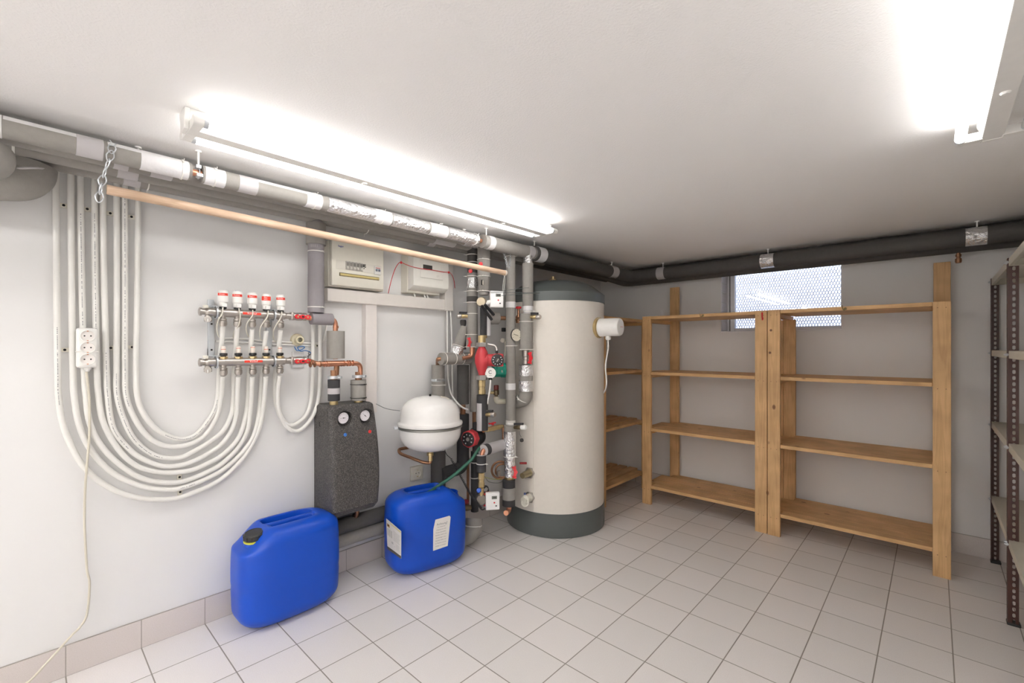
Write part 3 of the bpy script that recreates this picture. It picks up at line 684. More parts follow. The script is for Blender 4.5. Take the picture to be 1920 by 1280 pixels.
# copper stub hanging below the back pipes
q = onY(1797, 480, 2.335); o = thing('copper_pipe_stub', 'short copper pipe stub hanging below the dark pipes at right', 'pipe', (q.x, 2.335, CAM.z+0.52))
MB().lathe((q.x, 2.335, CAM.z+0.525), (0, 0, -1), [(0.008, 0), (0.008, 0.012), (0.012, 0.013), (0.012, 0.026), (0.009, 0.028), (0.009, 0.034), (0.013, 0.036), (0.014, 0.052), (0.011, 0.060), (0.0, 0.061)], 20).build('copper_end', M_copd, o)

# ---- chain hanging over the front pipe
def chain(name, label, pts, L=0.026, w=0.0075, r=0.0018, m=M_steel, group=None):
    P = catmull(pts, 10); mb = MB(); 
    # equal arc-length samples
    tot = [0]
    for a, b in zip(P, P[1:]): tot.append(tot[-1]+(b-a).length)
    def at_(s):
        for i in range(len(tot)-1):
            if tot[i+1] >= s: f = (s-tot[i])/(tot[i+1]-tot[i]+1e-9); return P[i].lerp(P[i+1], f)
        return P[-1]
    n = int(tot[-1]/(L*0.74))
    for i in range(n):
        a, b = at_(i*L*0.74), at_(min(tot[-1], i*L*0.74+L)); d = (b-a).normalized(); c = (a+b)/2
        u, v, _ = frame_of(d); s = u if i % 2 else v; s = (s+0.35*(v if i % 2 else -u)).normalized()
        lp = []
        for k in range(16):
            t_ = 2*PI*k/16; lp.append(c+d*(L/2*math.sin(t_))+s*(w*math.cos(t_)*(1.1-0.35*abs(math.sin(t_)))))
        lp.append(lp[0]); mb.tube(lp, r, 6, cap=False)
    return tag(mb.build(name, m), label, 'chain', group)
yc = AY(208)
chain('hanging_chain', 'steel link chain hanging over the taped pipe at the left end of the pole', [(XA-0.02, yc, ZA+0.030), (XA+0.028, yc, ZA+0.020), (XA+0.034, yc-0.002, ZA-0.012), (XA+0.02, yc-0.012, ZA-0.05), (XA+0.012, yc-0.022, ZA-0.10), (XA+0.008, yc-0.028, ZA-0.155)], L=0.034, w=0.0085, r=0.0017)

# ---- wooden pole
pl0 = onX(200, 355, 0.335); pl1 = onX(949, 512, 0.425)
o = thing('wooden_pole', 'round wooden pole hung below the ceiling pipes', 'pole', pl0)
MB().cyl(pl0, pl1, 0.0150, 0.0142, 28).build('pole_shaft', M_pole, o, bevel=0.0015)
# chain and cord at the pole's right end
pe = onX(952, 508, 0.425); pt = V(XA-0.02, AY(944), ZA-0.04)
chain('hanging_chain', 'thin chain at the right end of the pole, left strand', [V(0.40, AY(944, 0.40), CAM.z+0.555), (pe+V(0, 0, 0.05)).lerp(V(0.40, AY(944, .4), CAM.z+.5), 0.3), pe+V(-0.002, 0, 0.012)], L=0.020, w=0.005, r=0.0011, group='chains at the right end of the pole')
chain('hanging_chain', 'thin chain at the right end of the pole, right strand', [V(0.385, AY(957, 0.385), CAM.z+0.555), V(0.40, AY(956, 0.40), CAM.z+0.50), pe+V(0.002, 0.006, 0.010)], L=0.020, w=0.005, r=0.0011, group='chains at the right end of the pole')
d_ = (pl1-pl0).normalized()
mb = MB(); e = pl1-d_*0.012; mb.torus(e, d_, 0.0155, 0.0013, 20, 6); mb.torus(e+d_*0.004, d_, 0.0155, 0.0013, 20, 6)
mb.tube(catmull([e+V(0.0, 0, -0.015), e+V(0.0, -0.010, -0.05), e+V(-0.002, -0.014, -0.10), e+V(0, -0.013, -0.13)], 6), 0.0011, 6)
mb.tube(catmull([e+V(0.0, 0.002, -0.015), e+V(0.0, 0.004, -0.05), e+V(-0.002, -0.004, -0.10), e+V(0, 0.006, -0.13)], 6), 0.0011, 6)
tag(mb.build('looped_string', M_tie), 'white cord looped round the right end of the wooden pole', 'cord')

# ================================================================== white plastic heating pipes
M_pex = mat('white_pex_pipe', (0.80, 0.79, 0.755), 0.35)
M_print = mat('pipe_print', (0.25, 0.25, 0.26), 0.6)
def upipe(label, pts, prn=None):
    P = []
    for q in pts:
        X = q[2] if len(q) > 2 else 0.018
        P.append(onX(q[0], q[1], X))
    C_ = catmull(P, 6); mb = MB(); mb.tube(C_, 0.0093, 14); 
    o = thing('white_heating_pipe', label, 'pipe', P[0], 'white plastic heating pipes'); mb.build('pipe_wall', M_pex, o)
    if prn:
        mbp = MB(); a, b = prn; a = int(a*len(C_)); b = int(b*len(C_)); rr = random.Random(len(label))
        for i in range(a, min(b, len(C_)-1)):
            p0, p1 = C_[i], C_[i+1]; d = (p1-p0); L = d.length; d.normalize()
            out = (TOCAM(p0)+V(0, 0, -0.15)); out = (out-d*out.dot(d)).normalized(); sd_ = d.cross(out)
            k = 0.0
            while k < L:
                ln = rr.uniform(0.002, 0.006)
                if rr.random() < 0.75: mbp.obox(p0+d*(k+ln/2)+out*0.0093, d, sd_, out, ln*0.8, 0.0022, 0.0003)
                k += ln+0.001
        if mbp.v: 
            q_ = mbp.build('printed_marking', M_print, o, smooth=False); q_['kind'] = 'stuff'
    return o
TOPZ = CEIL-0.075
def topped(px, lst): # extend straight up to the ceiling pipes
    p = onX(px, 420, 0.018); return [(px-0.6, 320)] + [(px, 420)] + lst
mx = 0.075
L1 = topped(258.7, [(257, 560), (254.8, 680), (257, 740), (269, 775), (295.5, 805.7), (332, 822), (364.5, 817), (388.4, 791.5), (402.6, 767.5), (408.5, 741), (410.7, 706), (413, 670, .03), (416, 640, .05), (418, 606, mx)])
L2 = topped(234.2, [(234.4, 560), (234.5, 690), (236.5, 740.6), (250.7, 781), (275, 816), (303.6, 834), (332, 837), (364.6, 829), (388.4, 811), (407, 778.4), (414.7, 745.6, .03), (418, 704, mx)])
L3 = topped(218.7, [(219, 560), (218.2, 700), (219.5, 740.6), (230.4, 781), (250.7, 822), (283, 850), (313.7, 858.5), (340, 857), (363, 846), (388.4, 831), (416.9, 809), (433, 778.4), (437.6, 745.6), (438.3, 706), (441, 665, .035), (445, 612, mx)])
L4 = topped(193.5, [(196, 560), (200, 700), (202, 740.6), (212, 801.6), (242.6, 842), (273, 862.6), (307.6, 873.8), (338, 871.7), (362, 864.5), (388, 851.6), (416.9, 830.9), (436.5, 802, .02), (444, 767.5, .03), (446.6, 706, mx)])
L5 = topped(177.4, [(179, 560), (182, 700), (184.5, 740.6), (193.8, 791.5), (222, 842), (252.8, 870.7), (283, 882), (313.7, 886), (344, 884), (364, 879.5), (388.4, 869), (416.9, 852.8), (447.5, 820), (460.6, 778.4), (465, 745.6), (466.5, 706), (469, 665, .035), (473, 617, mx)])
L6 = topped(151.6, [(154, 560), (158, 700), (161, 740.6), (168, 791.5), (187.7, 832), (222, 868.7), (263, 895), (303.6, 904), (338, 903), (362, 896), (388.4, 884.5), (416.9, 868), (447.5, 837.4), (465, 802.5, .02), (470.4, 756.5, .035), (473, 706, mx)])
L7 = topped(133.2, [(134.5, 560), (137, 700), (139, 740.6), (147, 791.5), (167, 838), (202, 879), (242.6, 903), (283, 915.4), (324, 917.5), (348, 912), (362, 907.4), (388.4, 896.5), (416.9, 881), (447.5, 855), (473.7, 820), (484.6, 778.4), (489, 734.7), (490.5, 704), (494, 665, .035), (499, 621, mx)])
L8 = topped(105.6, [(106.5, 560), (108.5, 700), (109.5, 740.6), (118.6, 797.6), (139, 846), (161, 879), (194, 907), (232, 925.6), (273, 934.8), (314, 935.8), (338, 932.3), (362, 923.5), (388, 913), (416.9, 896.5), (443, 872), (465, 846), (484.6, 806.8, .02), (493.4, 767.5, .03), (498.5, 706, mx)])
for lst, lab, pr in zip((L1, L2, L3, L4, L5, L6, L7, L8), ('innermost white pipe loop', 'second white pipe loop counted from the inside', 'third white pipe loop counted from the inside', 'fourth white pipe loop counted from the inside', 'fourth white pipe loop counted from the outside', 'third white pipe loop counted from the outside', 'second white pipe loop counted from the outside', 'outermost and lowest white pipe loop on the left wall'),
                        ((0.42, 0.72), (0.05, 0.35), (0.18, 0.45), (0.18, 0.40), (0.05, 0.14), (0.05, 0.14), (0.5, 0.58), (0.12, 0.22))):
    upipe(lab, lst, pr)
S1 = [(526, 620, mx), (521, 665, .035), (516, 704), (516, 745.6), (523, 774), (535, 791.5), (548, 797), (563, 789), (576.5, 774), (584, 745.6), (586.3, 702), (587, 650), (587.3, 585), (587.5, 500, .012)]
S2 = [(524.5, 704, mx), (521, 734.7, .05), (523, 767.5, .03), (532.7, 791.5), (546, 805.7), (561, 806.8), (578.7, 791.5), (591.8, 767.5), (598.4, 734.7), (600, 690), (600, 650), (599.8, 590), (600, 500, .012)]
upipe('small white U-loop pipe, inner one, left of the speckled pump cover', S1); upipe('small white U-loop pipe, outer one, left of the speckled pump cover', S2)

def clip(label, px, py, vert=False, X=0.0):
    p = onX(px, py, -0.006); o = thing('pipe_clip', label, 'pipe clip', p, 'white pipe clips'); a = V(0, 1, 0) if not vert else V(0, 0, 1); b = V(0, 0, 1) if not vert else V(0, 1, 0)
    mb = MB(); mb.obox(p+V(0.006, 0, 0), a, b, (1, 0, 0), 0.026, 0.014, 0.012)
    mb.build('clip_base', M_cream, o, bevel=0.001)
    for s in (-1, 1): MB().obox(p+a*(s*0.0145)+V(0.012, 0, 0), a, b, (1, 0, 0), 0.004, 0.016, 0.024).build('clip_jaw', M_cream, o, bevel=0.001)
    MB().cyl(p+V(0.0115, 0, 0), p+V(0.0128, 0, 0), 0.0042, n=12).build('screw', M_dark, o)
for k, (px, py) in enumerate(((119, 386), (163, 393), (206, 401), (245.6, 407.5))): clip('white pipe clip in the upper row under the ceiling pipes, number %s from the left' % ('one', 'two', 'three', 'four')[k], px, py)
for k, (px, py) in enumerate(((121, 655.7), (207, 652), (246.7, 650.6))): clip('white pipe clip level with the socket strip, ' + ('left of it', 'just right of it', 'rightmost of the row')[k], px, py)
clip('white pipe clip at the bottom of the loops, upper one', 335.5, 893, True); clip('white pipe clip at the bottom of the loops, lower one', 336.5, 921, True)
clip('white pipe clip between the two straight pipes beside the round cap', 592.8, 648)

# ---- socket strip with its cord
s0 = onX(165, 652, 0.0); 
cen = onX(163.5, 652, 0.062); o = thing('socket_strip', 'white three-way socket strip tied to the pipes, with its cord hanging down', 'socket strip', cen)
hw, hh = 0.0275, 0.069
mb = MB(); mb.box((0.030, cen.y-hw, cen.z-hh), (0.066, cen.y+hw, cen.z+hh)); mb.build('strip_body', M_white, o, bevel=0.008, segs=3)
M_sock = mat('socket_face', (0.80, 0.76, 0.73), 0.4)
for k in (-1, 0, 1):
    zc = cen.z-k*0.0405+0.001
    MB().lathe((0.0663, cen.y+0.001, zc), (-1, 0, 0), [(0.0180, 0.0002), (0.0182, -0.0052), (0.0196, -0.0055), (0.0202, -0.0045), (0.0202, 0.0002)], 32).build('socket_rim', M_white, o)
    sc = MB().lathe((0.0668, cen.y+0.001, zc), (-1, 0, 0), [(0.0182, 0.0), (0.0001, 0.0002)], 32).build('socket_well', M_sock, o)
    for s in (-1, 1): MB().cyl((0.0665, cen.y+0.001+s*0.0082, zc), (0.0675, cen.y+0.001+s*0.0082, zc), 0.0024, n=12).build('pin_hole', M_dark, sc)
    for s in (-1, 1): MB().obox((0.0672, cen.y+0.001, zc+s*0.0165), (0, 1, 0), (0, 0, 1), (1, 0, 0), 0.005, 0.003, 0.0012).build('earth_clip', M_copper, sc)
mb = MB(); mb.lathe((0.048, cen.y+0.002, cen.z-hh+0.001), (0, 0, -1), [(0.011, 0), (0.010, 0.006), (0.006, 0.009), (0.005, 0.014)], 16); mb.build('cord_gland', M_white, o)
mb = MB(); mb.box((0.0205, cen.y-0.0285, cen.z-0.0145), (0.0672, cen.y-0.0277, cen.z-0.0115)); mb.box((0.0666, cen.y-0.0285, cen.z-0.0145), (0.0673, cen.y+0.0285, cen.z-0.0115)); mb.box((0.0205, cen.y+0.0277, cen.z-0.0145), (0.0672, cen.y+0.0285, cen.z-0.0115)); mb.build('strip_tie', M_tie, o)
cord = [(162, 697, .048), (167, 746, .03), (167.5, 813, .03), (164, 860, .034), (160, 909, .03), (158.5, 960, .015), (159, 999, .012), (163, 1066, .012), (168, 1095, .014), (163, 1151, .016), (150, 1175, .02), (135, 1190, .03)]
P = [onX(*q) for q in cord] + [onX(110, 1218, 0.04), onX(84, 1246, 0.06), onX(58, 1274, 0.06), onX(30, 1294, 0.07), onX(-10, 1330, 0.09), V(0.12, -1.10, 0.006), V(0.2, -1.3, 0.005)]
MB().tube(catmull(P, 8), 0.0037, 10).build('strip_cord', mat('aged_cord', (0.66, 0.62, 0.52), 0.5), o)

# ================================================================== manifolds
def manifold(label, zc, upper):
    y0 = onX(372, 653, mx).y; y1 = onX(548, 653, mx).y
    o = thing('heating_manifold', label, 'manifold', (mx, (y0+y1)/2, zc), 'heating manifolds')
    stations = [onX(px, 653, mx).y for px in ((418, 445, 473, 499, 526) if upper else (419, 447, 474, 499, 525))]
    ye = onX(397, 653, mx).y
    mb = MB(); mb.tube([(mx, y0, zc), (mx, y0+0.003, zc), (mx, y0+0.004, zc), (mx, y0+0.010, zc), (mx, y0+0.011, zc), (mx, y0+0.022, zc), (mx, y0+0.030, zc), (mx, y1-0.035, zc), (mx, y1-0.030, zc), (mx, y1, zc)],
            [0.010, 0.0165, 0.0165, 0.0165, 0.0125, 0.0125, 0.0175, 0.0175, 0.0140, 0.0140], 28)
    mb.build('manifold_bar', M_nickel, o, angle=30)
    MB().obox((mx, y1-0.004, zc), (0, 1, 0), (1, 0, 0), (0, 0, 1), 0.012, 0.036, 0.036).build('union_nut', M_nickel, o, bevel=0.004)
    # air valve and drain on the left
    yd = onX(392, 653, mx).y
    MB().lathe((mx, yd-0.012, zc+0.015), (0, 0, 1), [(0.010, 0), (0.010, 0.010), (0.0085, 0.012)], 16).build('vent_cap', M_cream, o)
    mb = MB(); mb.lathe((mx, yd-0.004, zc-0.014), (0, 0, -1), [(0.011, 0), (0.011, 0.008), (0.014, 0.010), (0.014, 0.024), (0.008, 0.026)], 20); mb.lathe((mx, yd-0.004, zc-0.030), (1, -0.25, 0), [(0.010, 0), (0.010, 0.012), (0.0125, 0.014), (0.0125, 0.028), (0.004, 0.028), (0.004, 0.018)], 20)
    mb.build('drain_valve', M_nickel, o)
    MB().obox((mx+0.032, yd-0.012, zc-0.034), (1, -0.25, 0), (0, 1, 0.3), (0, 0, 1), 0.012, 0.004, 0.012).build('drain_plug', M_white, o)
    for i, y in enumerate(stations):
        mb = MB(); mb.lathe((mx, y, zc-0.012), (0, 0, -1), [(0.0135, 0), (0.010, 0.008), (0.010, 0.011), (0.014, 0.013), (0.014, 0.019), (0.0115, 0.021), (0.0145, 0.023), (0.0150, 0.036), (0.0105, 0.044)], 24)
        mb.build('compression_fitting', M_nickel, o)
        if upper:
            MB().cyl((mx, y, zc+0.012), (mx, y, zc+0.026), 0.013, n=20).build('valve_insert', M_black, o)
            a = thing  # actuator is a part carrying its own sticker
            mb = MB(); mb.lathe((mx, y, zc+0.024), (0, 0, 1), [(0.0145, 0), (0.0150, 0.002), (0.0150, 0.016), (0.0190, 0.020), (0.0200, 0.046), (0.0195, 0.060), (0.0165, 0.066), (0.012, 0.069), (0.0, 0.0695)], 32)
            mb.obox((mx+0.012, y, zc+0.030), (1, 0, 0), (0, 1, 0), (0, 0, 1), 0.024, 0.017, 0.014)
            av = mb.build('valve_actuator', M_white, o, bevel=0.001)
            tall = 0.018 if i == 3 else 0.0105
            zt = zc+0.079
            hl = MB(); R = 0.0203; vsx = []; n_ = 12
            for k in range(n_+1):
                t_ = math.radians(-75+118*k/n_); e = V(math.cos(t_), math.sin(t_), 0); vsx += [V(mx, y, zt-tall)+e*R, V(mx, y, zt)+e*R]
            hl.add(vsx, [(2*k, 2*k+2, 2*k+3, 2*k+1) for k in range(n_)]); st = hl.build('name_sticker', mat('red_sticker', (0.80, 0.05, 0.025), 0.5), av)
            cdv = V(math.cos(math.radians(-22)), math.sin(math.radians(-22)), 0); rt_ = V(0, 0, 1).cross(cdv)
            for j, tx in enumerate((('Zimm.',), ('Hobby',), ('Bad 1',), ('Flur', 'WC'), ('Küche',))[i]):
                text('sticker_text', tx, V(mx, y, zt-0.0052-j*0.0082)+cdv*(R+0.0012), rt_, (0, 0, 1), 0.0062, mat('white_print', (0.9, 0.88, 0.86), 0.6), av)
            if i == 1: MB().box((mx-0.010, y-0.010, zc+0.0925), (mx+0.010, y+0.010, zc+0.0935)).build('blue_tab', mat('blue_tab', (0.08, 0.22, 0.55), 0.5), av)
        else:
            MB().hexnut((mx, y, zc+0.012), (0, 0, 1), 0.0165, 0.010).build('meter_nut', M_brass, o, bevel=0.001)
            MB().lathe((mx, y, zc+0.022), (0, 0, 1), [(0.0095, 0), (0.0095, 0.003), (0.0145, 0.004), (0.0145, 0.014), (0.010, 0.015)], 20).build('setting_ring', M_black, o)
            MB().lathe((mx, y, zc+0.037), (0, 0, 1), [(0.0085, 0), (0.0085, 0.026), (0.0070, 0.028), (0.0, 0.028)], 20).build('flow_gauge', mat('frosted_gauge', (0.78, 0.70, 0.62), 0.25), o)
            MB().lathe((mx, y, zc+0.051+0.004*(i % 3)), (0, 0, 1), [(0.0088, 0), (0.0088, 0.0022)], 20).build('gauge_mark', mat('red_mark', (0.60, 0.12, 0.06), 0.5), o)
    # label
    pl = onX(473 if not upper else 470, 653, mx).y
    MB().obox((mx+0.0178, pl, zc+0.001), (0, 1, 0), (0, 0, 1), (1, 0, 0), 0.070, 0.010, 0.0008).build('name_label', MATS['red_sticker'] if 'red_sticker' in MATS else mat('red_sticker', (0.80, 0.05, 0.025), 0.5), o)
    text('label_text', 'Rücklauf' if upper else 'Vorlauf', (mx+0.0184, pl, zc+0.0012), (0, 1, 0), (0, 0, 1), 0.0078, mat('white_print', (0.9, 0.88, 0.86), 0.6), o)
    # rubber-lined clamps
    for px in (405, 513):
        y = onX(px, 653, mx).y
        MB().torus((mx, y, zc), (0, 1, 0.0), 0.0215, 0.0040, 28, 8).build('clamp_rubber', M_rubber, o)
        MB().lathe((mx, y-0.003, zc), (0, 1, 0), [(0.0225, 0), (0.0265, 0), (0.0265, 0.006), (0.0225, 0.006)], 28).build('clamp_band', M_steel, o)
    # ball valve with flat red lever at the right
    yv = y1
    MB().lathe((mx, yv, zc), (0, 1, 0), [(0.0185, 0), (0.0185, 0.008), (0.0165, 0.009), (0.0190, 0.020), (0.0190, 0.040), (0.0165, 0.048), (0.0185, 0.050), (0.0185, 0.060)], 24).build('ball_valve', M_nickel, o)
    mb = MB(); yc_ = yv+0.034; hx = mx+0.030
    mb.obox((hx, yc_, zc-0.003), (0, 1, 0), (0, 0, 1), (1, 0, 0), 0.052, 0.014, 0.008); mb.cyl((hx-0.005, yc_-0.024, zc-0.003), (hx+0.005, yc_-0.024, zc-0.003), 0.0105); mb.cyl((hx-0.005, yc_+0.024, zc-0.003), (hx+0.005, yc_+0.024, zc-0.003), 0.0105); mb.cyl((mx+0.012, yc_, zc-0.003), (hx+0.006, yc_, zc-0.003), 0.010)
    lv = mb.build('valve_lever', M_red, o, bevel=0.0015)
    for s in (-1, 1): MB().cyl((hx+0.004, yc_+s*0.022, zc-0.003), (hx+0.0062, yc_+s*0.022, zc-0.003), 0.0045, n=14).build('lever_hole', M_brass, lv)
    MB().obox((hx+0.0055, yc_, zc-0.003), (0, 1, 0), (0, 0, 1), (1, 0, 0), 0.011, 0.007, 0.002).build('lever_screw', M_black, lv)
    return o
dm = VP(418, mx)[2]
ZU = CAM.z+(653-586)/FPX*dm+0.0; ZL = CAM.z-(678.5-653)/FPX*dm
manifold('upper nickel manifold carrying five white valve actuators with red stickers', ZU, True)
manifold('lower nickel manifold carrying five clear flow gauges', ZL, False)
# zinc brackets
for px, lab in ((399, 'left zinc wall bracket holding both manifolds'), (508, 'right zinc wall bracket holding both manifolds')):
    y = onX(px, 653, 0.03).y; o = thing('manifold_bracket', lab, 'bracket', (0.0, y, ZL), 'manifold brackets')
    MB().box((-0.006, y-0.011, ZL+0.02), (0.012, y+0.011, ZU+0.012)).build('bracket_rail', M_steel, o, bevel=0.001)
    for z in (ZL+0.035, ZU+0.035): 
        mb = MB(); mb.box((0.0, y-0.010, z-0.012), (mx-0.0, y+0.010, z-0.008)); mb.box((-0.006, y-0.011, z-0.012), (0.006, y+0.011, z+0.022)); mb.build('bracket_foot', M_steel, o, bevel=0.001)
    for z in (ZL+0.05, ZU-0.045): MB().cyl((0.012, y, z), (0.0135, y, z), 0.004, n=12).build('screw', M_dark, o)
# actuator cables
ca = [[(413, 607, mx+.02), (407, 600, mx+.035), (410, 590, mx+.04)], ]
cab = [([(418, 577, .10), (416, 588, .10), (409, 600, .09), (406.5, 615, .07), (409, 628, .04), (414, 634, .01)]),
       ([(448, 579, .10), (450.5, 593, .10), (447, 610, .09), (439, 622, .06), (437.5, 632, .02), (440, 633, .006)]),
       ([(474, 582, .10), (473, 592, .10), (463, 606, .09), (462, 620, .06), (466, 630, .02), (470, 634, .006)]),
       ([(503, 583, .10), (501, 594, .10), (490, 610, .09), (487, 624, .06), (489, 636, .02), (493, 638, .006)]),
       ([(528.5, 585, .10), (527, 594, .10), (516, 612, .09), (512.5, 624, .06), (514, 637, .02), (517, 640, .006)])]
for i, c in enumerate(cab):
    c[0] = (c[0][0], c[0][1]-1, mx+0.022)
    tag(MB().tube(catmull([onX(*q) for q in c], 6), 0.0024, 8).build('actuator_cable', M_cream), 'thin cream cable drooping from the %s valve actuator from the left' % ('first', 'second', 'third', 'fourth', 'fifth')[i], 'cable', 'actuator cables')
tag(MB().tube(catmull([onX(*q) for q in ((414, 634, .004), (440, 634, .004), (470, 636, .004), (500, 639, .004), (550, 642, .004), (590, 643, .004), (604, 641, .004), (609, 628, .004), (612, 612, .004), (613, 600, .006))], 6), 0.0045, 8).build('wall_cable', M_white), 'bundled white cable along the wall between the two manifolds', 'cable')
tag(MB().tube([onX(*q) for q in ((404, 639.5, .002), (440, 640.5, .002), (500, 645, .002), (586, 648, .002))], 0.0045, 8).build('wall_cable', M_white), 'straight white cable just below the bundled one between the manifolds', 'cable')

# ---- round cap, ribbon with keys, clear pocket
c = onX(562, 637, 0.03); o = thing('round_wall_cap', 'cream round cap with a dark keyhole on the wall between the manifolds', 'wall cap', c)
MB().lathe((-0.006, c.y, c.z), (1, 0, 0), [(0.030, 0), (0.030, 0.010), (0.0275, 0.016), (0.019, 0.018), (0.019, 0.040), (0.0165, 0.043), (0.011, 0.043), (0.0105, 0.034)], 36).build('cap_body', mat('ivory_plastic', (0.72, 0.66, 0.48), 0.4), o)
MB().lathe((0.028, c.y, c.z), (1, 0, 0), [(0.0108, 0), (0.0108, 0.001), (0.0, 0.001)], 24).build('keyhole_face', mat('olive_metal', (0.14, 0.12, 0.06), 0.35, 0.7), o)
MB().torus((0.030, c.y, c.z), (1, 0, 0), 0.0050, 0.0012, 18, 6).build('lock_ring', M_steel, o)
M_rib = mat('blue_ribbon', (0.07, 0.20, 0.46), 0.7)
rib = [onX(x, y, .018) for x, y in ((552, 650), (557, 657), (566, 655), (571, 651), (566, 649), (558, 651), (563, 658), (572, 657), (580, 659), (583, 662))]
o = thing('key_on_ribbon', 'two keys on a blue ribbon hanging under the round wall cap', 'keys', rib[0])
MB().tube(catmull(rib, 5), 0.0024, 6).build('ribbon', M_rib, o)
k0 = onX(583, 662, .016)
for s, a in ((-1, (0.3, -1)), (1, (0.9, -0.6))):
    d = V(0, -a[0], a[1]).normalized(); c_ = k0+V(0, s*0.007, 0)
    mb = MB(); mb.torus(c_, (1, 0, 0), 0.0055, 0.0016, 18, 6); mb.obox(c_+d*0.017, d, V(1, 0, 0).cross(d), (1, 0, 0), 0.024, 0.0042, 0.0022); mb.build('key', mat('key_steel', (0.25, 0.26, 0.28), 0.4, 0.8), o)
c = onX(560.5, 674, 0.012); gmat = mat('clear_plastic', (0.70, 0.69, 0.68), 0.25)
tag(MB().box((-0.006, c.y-0.028, c.z-0.040), (0.006, c.y+0.028, c.z+0.040)).build('clear_plastic_pocket', gmat, bevel=0.004), 'translucent plastic pocket on the wall behind the lower red lever', 'pocket')

# ================================================================== copper pipework above the pump cover
XC = 0.095
zU2 = ZU-0.006; zL2 = CAM.z-(681-653)/FPX*VP(628, XC)[2]
yr = VP(629, XC)[1]; yr2 = VP(673, XC)[1]
o = thing('insulated_pipe', 'copper pipe in grey foam from the upper manifold down towards the pump cover', 'pipe', (XC, yr, zU2))
MB().tube(fillet([(mx, onX(566, 653, mx).y, ZU), (XC, onX(582, 653, XC).y, zU2), (XC, yr, zU2), (XC, yr, zL2+0.02)], 0.030, 8), 0.0115, 20).build('copper_pipe', M_copper, o)
a, b = VP(583, XC)[1], VP(622, XC)[1]; mb = MB(); mb.lathe((XC, a, zU2-0.002), (0, 1, 0), [(0.012, 0), (0.028, 0), (0.028, b-a), (0.012, b-a)], 28); mb.build('insulation', M_foam2, o)
rr_ = VRun(629.5, XC)
MB().lathe(rr_.p(672), (0, 0, 1), [(0.012, 0), (rr_.r(16), 0), (rr_.r(16), rr_.z(620.5)-rr_.z(672)), (0.012, rr_.z(620.5)-rr_.z(672))], 28).build('insulation', M_foam, o)
MB().lathe(rr_.p(615), (0, 0, 1), [(0.0135, 0), (0.0135, 0.010), (0.0115, 0.012)], 20).build('solder_socket', M_copper, o)
o = thing('copper_pipe', 'bare copper flow pipe with a tee running from the lower manifold to the pump cover', 'pipe', (XC, yr, zL2))
MB().tube(fillet([(mx+0.004, onX(572, 653, mx).y+0.012, ZL), (XC+0.02, onX(590, 653, XC).y, zL2), (XC+0.02, yr, zL2), (XC+0.015, yr2, zL2-0.003), (XC+0.01, yr2+0.002, zL2-0.075)], 0.030, 8), 0.0115, 20).build('copper_run', M_copper, o)
x_ = XC+0.02
for px in (582, 590, 600, 608, 613, 617, 640, 645, 652, 656, 662):
    y = VP(px, x_)[1]; MB().lathe((x_-0.0005, y-0.003, zL2-0.0005), (0, 1, 0), [(0.0118, 0), (0.0145, 0.001), (0.0145, 0.005), (0.0118, 0.006)], 20).build('solder_collar', M_copper if px > 600 else M_copd, o)
MB().cyl((x_-0.006, yr, zL2), (x_-0.012, yr, zL2-0.055), 0.0125, 0.0125).build('tee_branch', M_copd, o)
MB().cyl((x_, VP(618, x_)[1], zL2), (x_, VP(642, x_)[1], zL2), 0.0138).build('tee_body', M_copper, o)
def flexcon(label, px, y_top, y_cl, y0, y1, y_end, rp, m, mid=None, ties=()):
    R2 = VRun(px, XC+0.005); o = thing('hose_connector', label, 'pipe', R2.p(y1), 'lagged hose connectors')
    R2.seg('copper_pipe', y_top, y0+2, 6, M_copd, o)
    MB().lathe(R2.p(y_cl+4), (0, 0, 1), [(R2.r(9), 0), (R2.r(11), 0.001), (R2.r(11), 0.014), (R2.r(9), 0.015)], 24).build('hose_clamp', M_steel, o)
    pz = R2.p(y_cl+1); MB().obox(pz+V(0.028, 0.018, 0.0), (1, 0.6, 0), (-.6, 1, 0), (0, 0, 1), 0.014, 0.018, 0.012).build('clamp_screw', M_steel, o, bevel=0.002)
    R2.seg('insulation', y0, y1, rp, m, o, rp*0.97)
    if mid: R2.band('tape_band', mid[0], mid[1], rp, M_tape, o)
    for t_ in ties: R2.tie(t_, rp, o, m=M_black)
    R2.seg('brass_union', y1, y_end, 7.5, M_brass, o)
    return o
flexcon('charcoal lagged hose connector with a grey tape band, over the left gauge', 626, 694, 706, 711.5, 751, 760, 11, M_foamb, (727, 738))
flexcon('grey lagged hose connector tied with black straps, over the right gauge', 672, 697, 704, 712, 750, 757, 14, M_foam, None, (720, 745))
# lagged riser up to the ceiling
rz = VRun(592.5, 0.088)
o = thing('insulated_pipe', 'mauve-grey lagged riser between the round cap and the distribution board', 'pipe', rz.p(589))
MB().cyl(rz.p(586), V(rz.x, rz.y, CAM.z+0.60), rz.r(14.3), rz.r(14.0), 28).build('insulation', M_foam2, o)
MB().cyl(rz.p(459), V(rz.x, rz.y, CAM.z+0.585), rz.r(17.5), n=28).build('lagging_sleeve', M_foam, o)
for t_ in (472, 576): rz.tie(t_, 14.4, o)
rz.band('tape_band', 461, 466, 13.5, M_tape, o)

